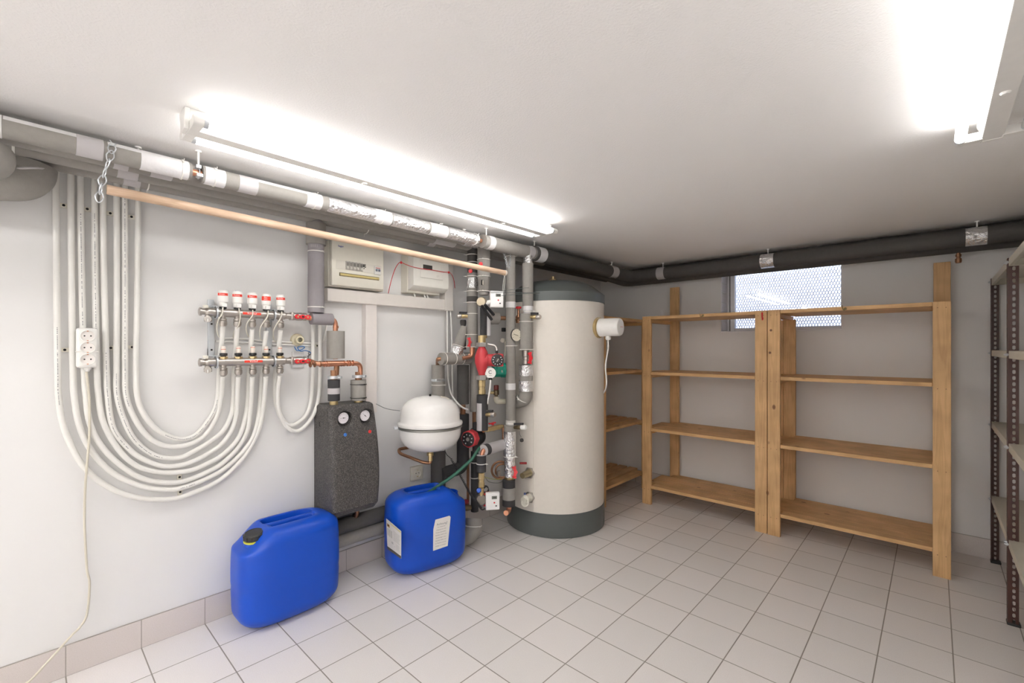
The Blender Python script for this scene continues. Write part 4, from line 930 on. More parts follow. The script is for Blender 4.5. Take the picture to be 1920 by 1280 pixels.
# ================================================================== pump station cover
sy0, sy1 = -0.165, 0.072; sz0, sz1 = 0.352, 0.872
o = thing('pump_station', 'speckled dark grey foam pump cover with two round gauges on the left wall', 'pump station', (0.0, (sy0+sy1)/2, sz0))
m = bpy.data.materials.new('speckled_foam'); m.use_nodes = True; nt = m.node_tree; b = nt.nodes['Principled BSDF']; b.inputs['Roughness'].default_value = 0.55
tc = nt.nodes.new('ShaderNodeTexCoord'); vo = nt.nodes.new('ShaderNodeTexVoronoi'); vo.inputs['Scale'].default_value = 250; nt.links.new(tc.outputs['Object'], vo.inputs['Vector'])
cr = nt.nodes.new('ShaderNodeValToRGB'); e = cr.color_ramp.elements; e[0].position = 0.0; e[0].color = (0.70, 0.67, 0.65, 1); e[1].position = 0.26; e[1].color = (0.040, 0.035, 0.033, 1)
nt.links.new(vo.outputs['Distance'], cr.inputs[0])
n2 = nt.nodes.new('ShaderNodeTexNoise'); n2.inputs['Scale'].default_value = 140; nt.links.new(tc.outputs['Object'], n2.inputs['Vector'])
c2 = nt.nodes.new('ShaderNodeValToRGB'); c2.color_ramp.elements[0].position = 0.42; c2.color_ramp.elements[0].color = (0.045, 0.042, 0.041, 1); c2.color_ramp.elements[1].position = 0.60; c2.color_ramp.elements[1].color = (0.085, 0.077, 0.072, 1); nt.links.new(n2.outputs['Fac'], c2.inputs[0])
mxx = nt.nodes.new('ShaderNodeMix'); mxx.data_type = 'RGBA'; mxx.blend_type = 'LIGHTEN'; mxx.inputs[0].default_value = 1; nt.links.new(cr.outputs[0], mxx.inputs[6]); nt.links.new(c2.outputs[0], mxx.inputs[7]); nt.links.new(mxx.outputs[2], b.inputs['Base Color'])
bp = nt.nodes.new('ShaderNodeBump'); bp.inputs['Strength'].default_value = 0.4; bp.inputs['Distance'].default_value = 0.002; nt.links.new(vo.outputs['Distance'], bp.inputs['Height']); nt.links.new(bp.outputs[0], b.inputs['Normal'])
M_epp = m
# loft of rounded sections in z; the front bellies out
def sect(z):
    f = (z-sz0)/(sz1-sz0)
    xf = 0.150+0.050*math.sin(min(1, max(0, 1-f))*PI*0.62) ; xf -= 0.030*max(0, (0.06-f)/0.06)
    return xf
gz = sz1-0.062; G = [(sy0+0.072, 0.040), (sy1-0.053, 0.040)]
vs = []; nu = 72; zs = [sz0+(sz1-sz0)*k/80 for k in range(81)]
for z in zs:
    f = (z-sz0)/(sz1-sz0); xf = sect(z); k_ = 0.010*max(0, 1-(sz1-z)/0.012)**2; ch = 0.022
    a, b_ = sy0+k_, sy1-k_+0.010*math.sin(f*PI)
    ring = [(0.0, a), (xf-ch-k_, a)]
    ring += [(xf-k_-ch+ch*math.sin(t), a+ch-ch*math.cos(t)) for t in [PI/2*i/6 for i in range(1, 6)]]
    ring += [(xf-k_, a+ch+(b_-a-2*ch)*i/56) for i in range(57)]
    ring += [(xf-k_-ch+ch*math.cos(t), b_-ch+ch*math.sin(t)) for t in [PI/2*i/6 for i in range(1, 6)]]
    ring += [(xf-ch-k_, b_), (0.0, b_)]
    for (x, y) in ring:
        if x > xf-0.03:                                   # dished wells round the gauges
            for gy, gr in G:
                rr2 = math.hypot((y-gy-0.008), (z-gz+0.008))
                if rr2 < gr: x -= 0.020*min(1, (gr-rr2)/0.008)
        vs.append(V(x, y, z))
m_ = len(vs)//81; fs = []
for i in range(80):
    for j in range(m_): fs.append((i*m_+j, i*m_+(j+1) % m_, (i+1)*m_+(j+1) % m_, (i+1)*m_+j))
fs += [tuple(range(m_-1, -1, -1)), tuple(range(80*m_, 81*m_))]
mb = MB(); mb.add(vs, fs); mb.build('foam_cover', M_epp, o, angle=30)
for k, (gy, gr) in enumerate(G):
    gx = sect(gz)-0.022; gc = V(gx, gy, gz)
    gb = MB().lathe(gc, (1, 0, 0), [(0.031, 0), (0.031, 0.014), (0.0295, 0.017), (0.027, 0.017), (0.0265, 0.013)], 40).build('gauge', M_black, o)
    MB().lathe(gc+V(0.013, 0, 0), (1, 0, 0), [(0.0268, 0), (0.0, 0.0005)], 40).build('dial', mat('dial_face', (0.80, 0.76, 0.80), 0.4), gb)
    mb = MB(); 
    for i in range(11):
        t_ = math.radians(215-25*i); e = V(0, -math.cos(t_)*-1, math.sin(t_)); e = V(0, math.cos(t_), math.sin(t_)); mb.obox(gc+V(0.0140, 0, 0)+e*0.021, e, V(1, 0, 0).cross(e), (1, 0, 0), 0.004, 0.0008, 0.0003)
    mb.build('dial_scale', M_dark, gb, smooth=False)
    dr = V(0, 1, 0.02) if k == 0 else V(0, 1, -0.95); dr.normalize()
    mb = MB(); mb.obox(gc+V(0.0146, 0, 0)+dr*0.004, dr, V(1, 0, 0).cross(dr), (1, 0, 0), 0.012, 0.0022, 0.0004); mb.obox(gc+V(0.0146, 0, 0)-dr*0.008, dr, V(1, 0, 0).cross(dr), (1, 0, 0), 0.016, 0.0008, 0.0004); mb.cyl(gc+V(0.0142, 0, 0), gc+V(0.0154, 0, 0), 0.0025, n=12); mb.build('needle', M_dark, gb)
for (px, py, mm, nm) in ((648, 815, mat('blue_dot', (0.05, 0.20, 0.60), 0.4), 'blue_button'), (694, 809, mat('red_dot', (0.70, 0.03, 0.03), 0.4), 'red_button')):
    p = onX(px, py, 0.178); xf = sect(p.z)
    MB().lathe((xf-0.002, p.y, p.z), (1, 0, 0), [(0.0085, 0), (0.0085, 0.003), (0.006, 0.006), (0.0, 0.0065)], 20).build(nm, mm, o)
p = onX(600, 791, 0.07); MB().torus((0.07, sy0, gz-0.03), (0, 1, 0), 0.012, 0.0015, 16, 6, -1.2, 1.2).build('grip_slot', M_dark, o)
p = onX(668, 975, 0.09); mb = MB(); mb.tube(fillet([(0.10, p.y, sz0+0.03), (0.10, p.y, sz0-0.035), (0.060, p.y+0.008, sz0-0.075)], 0.02), 0.011, 16); mb.build('copper_outlet', M_copd, o)
p2 = onX(632, 975, 0.09); mb = MB(); mb.tube(fillet([(0.11, p2.y-0.03, sz0+0.03), (0.11, p2.y-0.03, sz0-0.10), (0.070, p2.y-0.02, sz0-0.150)], 0.02), 0.011, 16); mb.build('copper_outlet', M_copd, o)
MB().lathe((0.075, p.y+0.004, sz0-0.062), (0.8, 0, 0.7), [(0.014, 0), (0.022, 0), (0.022, 0.006), (0.014, 0.006)], 20).build('rubber_collar', M_rubber, o)
# sensor wire towards the vessel
wp = [onX(705, 757, .06), onX(725, 766, .01), onX(750, 770, .03)]
tag(MB().tube(catmull(wp, 8), 0.0016, 6).build('sensor_wire', mat('grey_wire', (0.12, 0.14, 0.14), 0.5)), 'thin grey wire on the wall between pump cover and white vessel', 'wire')
# ---- two lagged pipes low on the wall behind the cover
for X, zc, r, lab, ye in ((0.062, 0.262, 0.038, 'upper of two lagged pipes low on the wall behind the jerrycans', 0.62), (0.050, 0.186, 0.034, 'lower of two lagged pipes low on the wall behind the jerrycans', 0.70)):
    pipe_thing('insulated_pipe', lab, 'pipe', [(X, VP(612, X)[1], zc), (X, ye, zc)], r, M_foamd if r > .036 else M_foam, 'low lagged pipes')

# ================================================================== electrical boxes and trunking
YV = V(0, 1, 0); ZV = V(0, 0, 1); XV = V(1, 0, 0)
M_box = mat('cream_enclosure', (0.70, 0.67, 0.585), 0.45)
fy0_, fy1_, fz0, fz1, fx = -0.118, 0.186, 1.446, 1.672, 0.078
o = thing('distribution_board', 'wide cream distribution board with a row of breakers above a brass-coloured slot', 'distribution board', (0, (fy0_+fy1_)/2, fz0))
MB().box((-0.006, fy0_, fz0), (0.050, fy1_, fz1)).build('enclosure', M_box, o, bevel=0.004)
MB().box((0.050, fy0_+0.004, fz0+0.004), (fx, fy1_-0.016, fz1-0.003)).build('front_cover', M_box, o, bevel=0.004)
def f(px, py, X=fx): return onX(px, py, X)
a = f(637, 504); b = f(714, 526); pa, pb = f(653.5, 499), f(672, 496)
zc = (onX(660, 499, fx).z)
y_a, y_b = f(630, 500).y, f(715, 510).y
MB().box((fx-0.002, y_a, zc-0.0225), (fx+0.0012, y_b, zc+0.0225)).build('breaker_window', mat('window_bezel', (0.62, 0.59, 0.52), 0.4), o, bevel=0.0005)
for k in range(5):
    y = f(650, 500).y+k*0.0185+0.002
    bb = MB().box((fx, y-0.0082, zc-0.0200), (fx+0.006, y+0.0082, zc+0.0215)).build('circuit_breaker', mat('breaker_grey', (0.42, 0.40, 0.36), 0.5), o, bevel=0.0008)
    MB().box((fx+0.005, y-0.0055, zc-0.001), (fx+0.0075, y+0.0055, zc+0.016)).build('breaker_label', mat('breaker_dark', (0.16, 0.15, 0.13), 0.5), bb)
    MB().box((fx+0.005, y-0.0045, zc-0.016), (fx+0.011, y+0.0045, zc-0.006)).build('breaker_switch', mat('breaker_switch', (0.55, 0.53, 0.48), 0.4), bb, bevel=0.001)
y = f(682, 500).y
mb = MB(); 
for dy, dz, r in ((-.003, .010, .005), (.006, .011, .0045), (.001, .003, .0045), (-.006, .002, .004), (.008, .001, .004), (.001, -.007, .0035)): mb.lathe((fx, y+dy, zc+dz+0.004), (1, 0, 0), [(r, 0), (r*.8, .003), (0, .004)], 10)
mb.build('black_mark', M_black, o)
y = f(707.5, 505).y
bb = MB().box((fx, y-0.020, zc-0.026), (fx+0.008, y+0.016, zc+0.015)).build('residual_current_breaker', mat('rcd_white', (0.66, 0.65, 0.62), 0.4), o, bevel=0.001)
MB().box((fx+0.007, y-0.014, zc+0.006), (fx+0.0095, y+0.012, zc+0.0095)).build('red_line', mat('rcd_red', (0.50, 0.08, 0.06), 0.5), bb)
for d in (-0.009, 0.006): MB().box((fx+0.007, y+d-0.005, zc-0.010), (fx+0.013, y+d+0.005, zc+0.002)).build('breaker_switch', mat('rcd_blue', (0.13, 0.15, 0.20), 0.4), bb, bevel=0.001)
y0_, y1_ = f(637, 512).y, f(710, 522).y; z_ = zc-0.047
mb = MB(); mb.box((fx-0.003, y0_-0.002, z_-0.0085), (fx+0.0006, y1_+0.002, z_+0.0085)); mb.build('slot_recess', M_dark, o)
MB().cyl((fx-0.001, y0_, z_), (fx-0.001, y1_, z_), 0.0072, n=20).build('brass_strip', mat('ochre_strip', (0.56, 0.46, 0.20), 0.4, 0.3), o)
text('maker_lettering', 'hager', f(639, 461.5)+XV*0.0006, YV, ZV, 0.0095, mat('blue_print', (0.03, 0.05, 0.30), 0.5), o, bold=True)
# second box
gy0, gy1, gz0, gz1, gx = 0.330, 0.578, 1.452, 1.672, 0.112
o = thing('control_box', 'smaller cream control box with a dark display and a red cord across it', 'control box', (0, (gy0+gy1)/2, gz0))
MB().box((-0.006, gy0, gz0+0.004), (0.058, gy1-0.02, gz1)).build('enclosure', M_box, o, bevel=0.004)
sec = [(0.058, gz0+0.018), (0.075, gz0+0.020), (0.095, gz0+0.030), (0.107, gz0+0.040), (gx, gz0+0.052), (gx, gz1-0.004), (0.108, gz1), (0.058, gz1)]
MB().prism([V(a, gy0+0.004, b) for a, b in sec], V(0, gy1-gy0, 0)).build('front_cover', mat('pale_enclosure', (0.76, 0.745, 0.69), 0.4), o, bevel=0.002, angle=25)
w0 = onX(788, 490, gx); w1 = onX(830, 527, gx)
MB().box((gx-0.001, w0.y, w1.z+0.006), (gx+0.0015, w1.y, w0.z+0.012)).build('flap', MATS['pale_enclosure'], o, bevel=0.0008)
d0 = onX(793, 495.5, gx); d1 = onX(810, 506, gx)
MB().box((gx+0.001, d0.y, d1.z), (gx+0.0035, d1.y, d0.z)).build('display', mat('display_dark', (0.055, 0.055, 0.05), 0.25), o, bevel=0.0005)
p = onX(821, 518, gx+0.002); MB().torus(p, (1, 0, 0), 0.0060, 0.0008, 20, 6).build('push_button', MATS['pale_enclosure'], o)
for z in (w0.z+0.013, w1.z+0.004): MB().box((gx+0.0012, w0.y, z), (gx+0.0020, w1.y, z+0.0009)).build('flap_line', mat('grey_line', (0.35, 0.34, 0.31), 0.6), o)
for dy in (0.06, 0.13, 0.15): MB().cyl((0.035, gy0+dy, gz0+0.006), (0.038, gy0+dy+0.008, 1.436), 0.004, n=8).build('cable_tail', M_white, o)
# red cord
M_cord = mat('red_cord', (0.52, 0.010, 0.018), 0.5)
rc = [(728, 550, .012), (733, 528, .03), (740, 506, .06), (747, 494, .09), (752, 492, .118), (762, 496, .116), (773, 500, .116), (790, 503.5, .118), (810, 506, .118), (830, 509.5, .118), (842, 510.5, .118), (847, 515, .10), (851, 525, .08), (853, 540, .062)]
RP = [onX(*q) for q in rc]
o = thing('red_string', 'red cord knotted across the front of the control box', 'cord', RP[0])
MB().tube(catmull(RP, 6), 0.0019, 8).build('string_run', M_cord, o)
for q in (onX(752, 492, .119), onX(841.5, 510.5, .119)):
    mb = MB(); mb.torus(q, (1, .3, 0), 0.0048, 0.0026, 16, 7); mb.torus(q, (0.2, 1, .6), 0.0042, 0.0024, 16, 7); mb.build('knot', M_cord, o)
# trunking
M_trk = mat('white_trunking', (0.76, 0.72, 0.68), 0.4)
M_trk2 = mat('pinkish_trunking', (0.78, 0.73, 0.70), 0.4)
tag(MB().box((-0.006, -0.120, 1.374), (0.047, 0.604, 1.437)).build('cable_trunking', M_trk, bevel=0.002), 'wide level white trunking under the two cream boxes', 'trunking', 'white cable trunking')
tag(MB().box((-0.006, 0.090, 0.80), (0.036, 0.154, 1.374)).build('cable_trunking', M_trk2, bevel=0.002), 'pale pinkish vertical trunking dropping behind the pump cover', 'trunking', 'white cable trunking')
tag(MB().box((-0.006, 0.604, 1.372), (0.0515, 0.666, 1.66)).build('cable_trunking', M_trk, bevel=0.002), 'short upright white trunking right of the control box', 'trunking', 'white cable trunking')
for x0, lst in ((838.5, [(838.5, 579, .03), (839, 640, .03), (840, 700, .03), (841, 715, .035), (846, 738, .06), (855, 752, .10), (866, 763, .13), (878, 768, .16)]), (844.5, [(844.5, 579, .03), (847, 620, .03), (848, 680, .03), (849, 760, .03), (850, 800, .03)])):
    tag(MB().tube(catmull([onX(*q) for q in lst], 6), 0.0058, 10).build('white_cable', M_white), 'white cable dropping from the trunking corner, ' + ('bending right towards the pumps' if x0 < 840 else 'straight down behind the vessel'), 'cable')

# ---- wall socket
c = onX(780.5, 886, 0.0); o = thing('wall_socket', 'cream wall socket above the labelled jerrycan', 'socket', c)
hs = 0.0405
MB().box((-0.006, c.y-hs, c.z-hs), (0.010, c.y+hs, c.z+hs)).build('socket_frame', M_cream, o, bevel=0.002)
MB().lathe((0.010, c.y, c.z), (1, 0, 0), [(0.0265, -0.002), (0.0265, 0.009), (0.0245, 0.0105), (0.0215, 0.0105), (0.0205, 0.0012), (0.0, 0.001)], 40).build('socket_insert', M_cream, o)
for s in (-1, 1): MB().cyl((0.0105, c.y+s*0.0095, c.z), (0.0118, c.y+s*0.0095, c.z), 0.0026, n=12).build('pin_hole', M_dark, o)
for s in (-1, 1): MB().obox((0.0135, c.y, c.z+s*0.0185), YV, ZV, XV, 0.005, 0.004, 0.006).build('earth_clip', M_brass, o)

# ================================================================== expansion vessel
ev = V(0.222, 0.365, 0.728); rv = 0.172
o = thing('expansion_vessel', 'white round expansion vessel with a steel clamping band on the left wall', 'expansion vessel', (ev.x, ev.y, 0.6))
M_ves = mat('white_vessel_paint', (0.82, 0.81, 0.79), 0.25, coat=0.3)
prof = [(0.0, 0.158), (0.040, 0.157), (0.085, 0.148), (0.118, 0.133), (0.140, 0.113), (0.153, 0.088), (0.158, 0.058), (0.159, 0.028), (0.163, 0.022), (0.172, 0.019), (0.1745, 0.012), (0.172, 0.004), (0.166, 0.002)]
MB().lathe(ev, (0, 0, 1), prof[::-1], 72).build('upper_shell', M_ves, o, angle=50)
prof = [(0.166, 0.002), (0.168, 0.0), (0.168, -0.006)]
MB().lathe(ev, (0, 0, -1), [(0.166, -0.002), (0.1715, 0.0), (0.1715, 0.010), (0.166, 0.012)], 72).build('clamp_band', mat('dull_steel', (0.30, 0.30, 0.28), 0.4, 0.8), o)
MB().lathe(ev, (0, 0, -1), [(0.165, 0.010), (0.164, 0.040), (0.158, 0.066), (0.144, 0.092), (0.118, 0.114), (0.085, 0.128), (0.045, 0.136), (0.0, 0.138)], 72).build('lower_shell', M_ves, o, angle=50)
a_ = math.radians(-118); e = V(math.cos(a_), math.sin(a_), 0); MB().obox(ev+e*0.180+V(0, 0, -0.004), e, V(-e.y, e.x, 0), ZV, 0.020, 0.030, 0.014).build('band_bolt', M_steel, o, bevel=0.002)
MB().cyl(ev+V(0.010, -0.008, 0.155), ev+V(0.010, -0.008, 0.168), 0.006, n=14).build('valve_cap', M_dark, o)
# paper rating label laid on the dome
def domez(r): 
    pr = [(0.0, 0.158), (0.040, 0.157), (0.085, 0.148), (0.118, 0.133), (0.140, 0.113)]
    for (r0, z0), (r1, z1) in zip(pr, pr[1:]):
        if r <= r1: return z0+(z1-z0)*(r-r0)/(r1-r0)
    return 0.113
mb = MB(); n_ = 6; vs = []
dirn = V(0.55, 0.80, 0).normalized(); sdn = V(-dirn.y, dirn.x, 0)
for i in range(n_+1):
    for j in range(n_+1):
        q = dirn*(0.055+0.045*i/n_)+sdn*(-0.035+0.055*j/n_); vs.append(ev+V(q.x, q.y, domez(q.length)+0.0012))
mb.add(vs, [(i*(n_+1)+j, (i+1)*(n_+1)+j, (i+1)*(n_+1)+j+1, i*(n_+1)+j+1) for i in range(n_) for j in range(n_)]); mb.build('rating_label', mat('yellowed_label', (0.70, 0.66, 0.56), 0.6, noise=0.15, nscale=120), o)
# brass tee and copper below
mb = MB(); mb.lathe(ev+V(0, 0, -0.132), (0, 0, -1), [(0.014, 0), (0.014, 0.016), (0.018, 0.017), (0.018, 0.032), (0.012, 0.034), (0.012, 0.060)], 20); mb.build('vessel_connection', M_brass, o)
cpp = [ev+V(0, 0, -0.185), ev+V(0, 0, -0.205), ev+V(-0.02, -0.03, -0.200), ev+V(-0.16, -0.085, -0.165), ev+V(-0.20, -0.07, -0.150), ev+V(-0.19, 0.12, -0.150)]
o2 = thing('copper_pipe', 'tarnished copper pipe bending under the white expansion vessel', 'pipe', cpp[0]); MB().tube(fillet(cpp, 0.02), 0.0085, 14).build('copper_run', M_copd, o2)
# lagged vertical pipe behind the vessel
R = VRun(821.5, 0.062)
o = thing('insulated_pipe', 'lagged vertical pipe standing behind the white expansion vessel', 'pipe', R.p(905))
R.seg('insulation', 684, 1000, 12.3, M_foam, o); R.seg('insulation', 838, 1000, 13.8, M_foamd, o)
R.seg('copper_pipe', 674, 690, 4.5, M_copd, o)
for y in (721, 842): R.tie(y, 12.6 if y < 800 else 14, o)
MB().lathe(R.p(714.5), (0, 0, 1), [(R.r(12.3), 0), (R.r(13.2), .001), (R.r(13.2), 0.014), (R.r(12.3), .015)], 24).build('clamp_band', M_steel, o)
MB().obox(R.p(712)+TOCAM(R.p(712))*0.048, YV, ZV, XV, 0.035, 0.013, 0.012).build('clamp_screw', M_steel, o, bevel=0.003)

# ================================================================== riser group left of the cylinder
def side_valve(label, p, d, L=0.05, m=M_brass, cap=M_nickel, handle=M_foamb):
    """short drain / fill valve sticking out of a pipe towards d"""
    d = Vector(d).normalized(); p = Vector(p); o = thing('drain_valve', label, 'valve', p, 'drain valves')
    MB().lathe(p, d, [(0.010, 0), (0.010, L*0.25), (0.012, L*0.28), (0.012, L*0.55), (0.010, L*0.60)], 18).build('valve_body', m, o)
    MB().lathe(p+d*L*0.6, d, [(0.011, 0), (0.0145, 0.003), (0.0145, L*0.34), (0.012, L*0.40), (0.0, L*0.41)], 18).build('valve_cap', cap, o)
    MB().obox(p+d*L*0.42+V(0, 0, 0.020), d, ZV, d.cross(ZV), L*0.75, 0.012, 0.010).build('valve_handle', handle, o, bevel=0.002)
    return o
def union(R, par, y0, y1, rp, m=M_brass, name='brass_union'):
    z0, z1 = R.z(y1), R.z(y0); h = z1-z0; r = R.r(rp)
    return MB().lathe((R.x, R.y, z0), (0, 0, 1), [(r*0.85, 0), (r, h*0.04), (r, h*0.30), (r*0.86, h*0.34), (r*0.86, h*0.52), (r*0.97, h*0.56), (r*0.97, h*0.96), (r*0.85, h)], 8 if m is M_brass else 20).build(name, m, par, angle=20)

# R1: left riser
R1 = VRun(885.5, 0.205)
o = thing('insulated_pipe', 'left lagged riser with a foil patch and a red wing handle at its foot', 'pipe', R1.p(651), 'lagged risers beside the cylinder')
R1.seg('insulation', 462, 512, 9.4, M_foamd, o); R1.seg('insulation', 512, 548, 10, M_foam, o); R1.seg('insulation', 548, 651, 10.3, M_foam, o)
R1.seg('insulation', 556, 566, 10.5, M_foamd, o)
R1.band('foil_patch', 521, 541, 10.2, M_foil, o)
for y in (478, 492, 518, 546, 567, 588, 627, 650): R1.tie(y, 10.6, o, head=4.0)
tc_ = TOCAM(R1.p(508)); sd_ = tc_.cross(ZV)*-1
MB().lathe(R1.p(508)+tc_*R1.r(9)+V(-0.006, -0.008, 0), tc_, [(0.011, 0), (0.012, 0.004), (0.011, 0.016), (0.005, 0.018)], 20).build('red_valve_knob', M_red, o)
p = R1.p(639)+tc_*R1.r(10.5)+V(-0.008, -0.010, 0); butterfly(p+tc_*0.012, tc_, ZV, 0.052, M_red, o)
R1.seg('copper_pipe', 651, 662, 5, M_copper, o)
MB().tube(fillet([R1.p(655), R1.p(668), R1.p(668)+V(-0.02, -0.06, -0.01)], 0.02), 0.011, 14).build('copper_elbow', M_copper, o)
side_valve('nickel drain valve pointing left from the left lagged riser', R1.p(593)+V(-0.01, -0.030, 0), (-0.45, -0.9, 0), 0.062)
# air vent hanging left of it
Rv = VRun(868.5, 0.14); o = thing('air_vent', 'dark grey air vent with a steel neck, between the left riser and the wall', 'valve', Rv.p(640))
MB().lathe(Rv.p(612), (0, 0, 1), [(0.006, 0), (0.016, 0.006), (0.019, 0.018), (0.019, 0.034), (0.016, 0.040)], 20).build('vent_bulb', M_foamd, o)
MB().lathe(Rv.p(622), (0, 0, 1), [(0.008, 0), (0.012, 0.003), (0.012, 0.010), (0.006, 0.014), (0.006, 0.032)], 16).build('vent_neck', M_steel, o)
Rv.seg('vent_tube', 621, 655, 5.5, M_foamd, o)
# horizontal lagged branch and slanting sleeve
hx = 0.150; Hh = VP(850, hx); za = CAM.z-(672-653)/FPX*Hh[2]
o = thing('insulated_pipe', 'short horizontal lagged pipe with three ties, under the slanting sleeve', 'pipe', (hx, Hh[1], za))
ya_, yb_ = VP(826, hx)[1], VP(879, hx)[1]
MB().lathe((hx, ya_, za), (0, 1, 0), [(0.010, 0), (0.0345, 0.001), (0.0345, yb_-ya_), (0.010, yb_-ya_)], 28).build('insulation', M_foam, o)
for px in (832, 850, 865): tie('cable_tie', (hx, VP(px, hx)[1], za), (0, 1, 0), 0.0346, o, head=0.6, w=0.0028)
MB().tube(fillet([(hx, yb_-0.004, za), (hx, yb_+0.02, za), (R1.x-0.01, R1.y-0.01, za+0.018)], 0.01), 0.0105, 12).build('copper_pipe', M_copper, o)
MB().tube(fillet([(hx, ya_+0.002, za), (hx-0.01, ya_-0.012, za), (R.x, R.y, za-0.035)], 0.02), 0.0105, 12).build('copper_pipe', M_copd, o)
a = onX(856, 660, hx-0.01); b = V(R1.x-0.045, R1.y-0.02, R1.z(612))
o = thing('insulated_pipe', 'slanting lagged sleeve rising to the left riser, wrapped in foil at its foot', 'pipe', a)
MB().tube([a+V(0, 0, -0.005), a.lerp(b, 0.5), b], [0.033, 0.030, 0.022], 22).build('insulation', M_foam, o)
MB().tube([a-(b-a).normalized()*0.012, a+(b-a)*0.20], [0.040, 0.0345], 14).build('foil_wrap', M_foil, o)
tie('cable_tie', a+(b-a)*0.24, (b-a), 0.034, o)
# dark vertical pipes behind
Rd = VRun(868, 0.105); o = thing('insulated_pipe', 'dark lagged pipe with an elbow, behind the small red and black pump', 'pipe', Rd.p(860))
MB().tube(fillet([Rd.p(684), Rd.p(757)], 0.01), Rd.r(11.3), 24).build('insulation', M_foamd, o)
Rd.seg('copper_pipe', 757, 778, 5, M_copd, o)
MB().tube(fillet([Rd.p(776), Rd.p(876), Rd.p(876)+V(-0.01, -0.16, -0.01)], 0.045), Rd.r(11.5), 24).build('insulation', M_foamb, o)
Rg = VRun(889, 0.125); o = thing('insulated_pipe', 'light grey lagged pipe running down behind the red pump', 'pipe', Rg.p(771)); Rg.seg('insulation', 652, 771, 8.2, M_foam, o); Rg.seg('copper_pipe', 768, 850, 3.5, M_copd, o)
Rc = VRun(877.5, 0.10); o = thing('copper_pipe', 'thin dark copper pipe running down the wall behind the green hose', 'pipe', Rc.p(915)); Rc.seg('copper_run', 858, 945, 2.6, M_copd, o)
Rb = VRun(890, 0.150); o = thing('insulated_pipe', 'charcoal lagged pipe standing left of the lower heat meter', 'pipe', Rb.p(950)); Rb.seg('insulation', 846, 958, 7.2, M_foamb, o)
for y in (866, 895): Rb.tie(y, 7.4, o)
# floor pipe elbow
o = thing('insulated_pipe', 'fat grey lagged elbow on the floor in front of the cylinder base', 'pipe', (0.2, 0.6, 0.06))
fp = [V(0.058, 0.53, 0.060), V(0.135, 0.565, 0.058), V(0.235, 0.60, 0.060), V(0.262, 0.64, 0.095), V(0.25, 0.66, 0.15)]
MB().tube(catmull(fp, 8), 0.050, 28).build('insulation', M_foam, o)
tie('cable_tie', fp[3]+V(0, 0, 0.025), (-0.1, 0.15, 1), 0.0505, o)

# R2: middle riser down to the red pump
R2 = VRun(907, 0.305)
o = thing('insulated_pipe', 'fat light grey lagged riser directly above the upper heat meter', 'pipe', R2.p(553), 'lagged risers beside the cylinder')
R2.seg('insulation', 462, 517, 12.0, M_foam, o); R2.seg('insulation', 517, 524, 11.5, M_foam, o); R2.seg('insulation', 520, 553, 11.3, M_foam, o, 9.0)
for y in (487, 518.5, 546): R2.tie(y, 12.2, o, head=5.4)
tc2 = TOCAM(R2.p(495)); MB().lathe(R2.p(495)+tc2*R2.r(11)+V(-0.010, -0.014, 0), tc2, [(0.011, 0), (0.012, 0.004), (0.011, 0.016), (0.005, 0.018)], 20).build('red_valve_knob', M_red, o)
MB().obox(R2.p(529)+tc2*R2.r(11)+V(-0.006, -0.008, 0), ZV, sd_, tc2, 0.030, 0.008, 0.014).build('thermo_slot', M_dark, o, bevel=0.002)
MB().obox(R2.p(529)+tc2*R2.r(11.6)+V(-0.003, -0.004, 0), ZV, sd_, tc2, 0.026, 0.005, 0.014).build('slot_lever', M_cream, o, bevel=0.002)

def heat_meter(label, c, R_, fx_, fy_):
    """white electronic heat meter facing n; c is the centre of the display box"""
    n = V(0.80, -0.60, 0).normalized(); r = ZV.cross(n); o = thing('heat_meter', label, 'heat meter', c, 'heat meters')
    w, h, t_ = 0.076, 0.093, 0.030
    hb = MB(); hb.obox(c, r, ZV, n, w, h, t_); hb.build('display_box', mat('meter_white', (0.84, 0.83, 0.82), 0.35), o, bevel=0.004)
    MB().obox(c+n*(t_/2)+r*0.008+ZV*0.022, r, ZV, n, 0.029, 0.017, 0.0015).build('lcd', mat('lcd_grey', (0.17, 0.18, 0.16), 0.3), o)
    MB().obox(c+n*(t_/2)+r*0.010+ZV*0.022, r, ZV, n, 0.018, 0.008, 0.002).build('lcd_digits', mat('lcd_dark', (0.07, 0.07, 0.06), 0.3), o)
    MB().lathe(c+n*(t_/2)+r*0.008-ZV*0.006, n, [(0.0045, 0), (0.004, 0.0014), (0, 0.0016)], 16).build('red_button', M_red, o)
    MB().obox(c+n*(t_/2)+r*0.018-ZV*0.024, r, ZV, n, 0.009, 0.006, 0.0012).build('type_mark', M_foamb, o)
    MB().obox(c-n*(t_/2+0.006)-r*0.022, r, ZV, n, 0.030, h*0.94, 0.012).build('red_backplate', M_red, o, bevel=0.003)
    return o, n, r
c = onX(931, 561, 0.395)
o, n, r = heat_meter('upper white heat meter with a small display, on the middle riser', c, None, 0, 0)
bc = onX(905.5, 566, 0.36)
MB().lathe(bc-n*0.020, (0.55, -0.83, 0.0), [(0.020, 0), (0.028, 0.006), (0.0285, 0.024), (0.024, 0.032), (0.024, 0.040), (0.0, 0.041)], 32).build('flow_body', mat('meter_brass', (0.40, 0.34, 0.25), 0.35, 0.85), o)
MB().tube([bc+V(0.01, 0.005, -0.01), c-n*0.022], 0.012, 12).build('meter_neck', M_white, o)
# black sensor connectors under it
for q0, q1 in (((903, 573), (922, 599)), ((909, 571), (926, 590))):
    a, b = onX(*q0, .40), onX(*q1, .40)
    mb = MB(); mb.tube([a, b], 0.0085, 12); tag(mb.build('sensor_connector', M_rubber), 'black ribbed sensor connector below the upper heat meter, ' + ('left one' if q0[0] < 905 else 'right one'), 'connector')
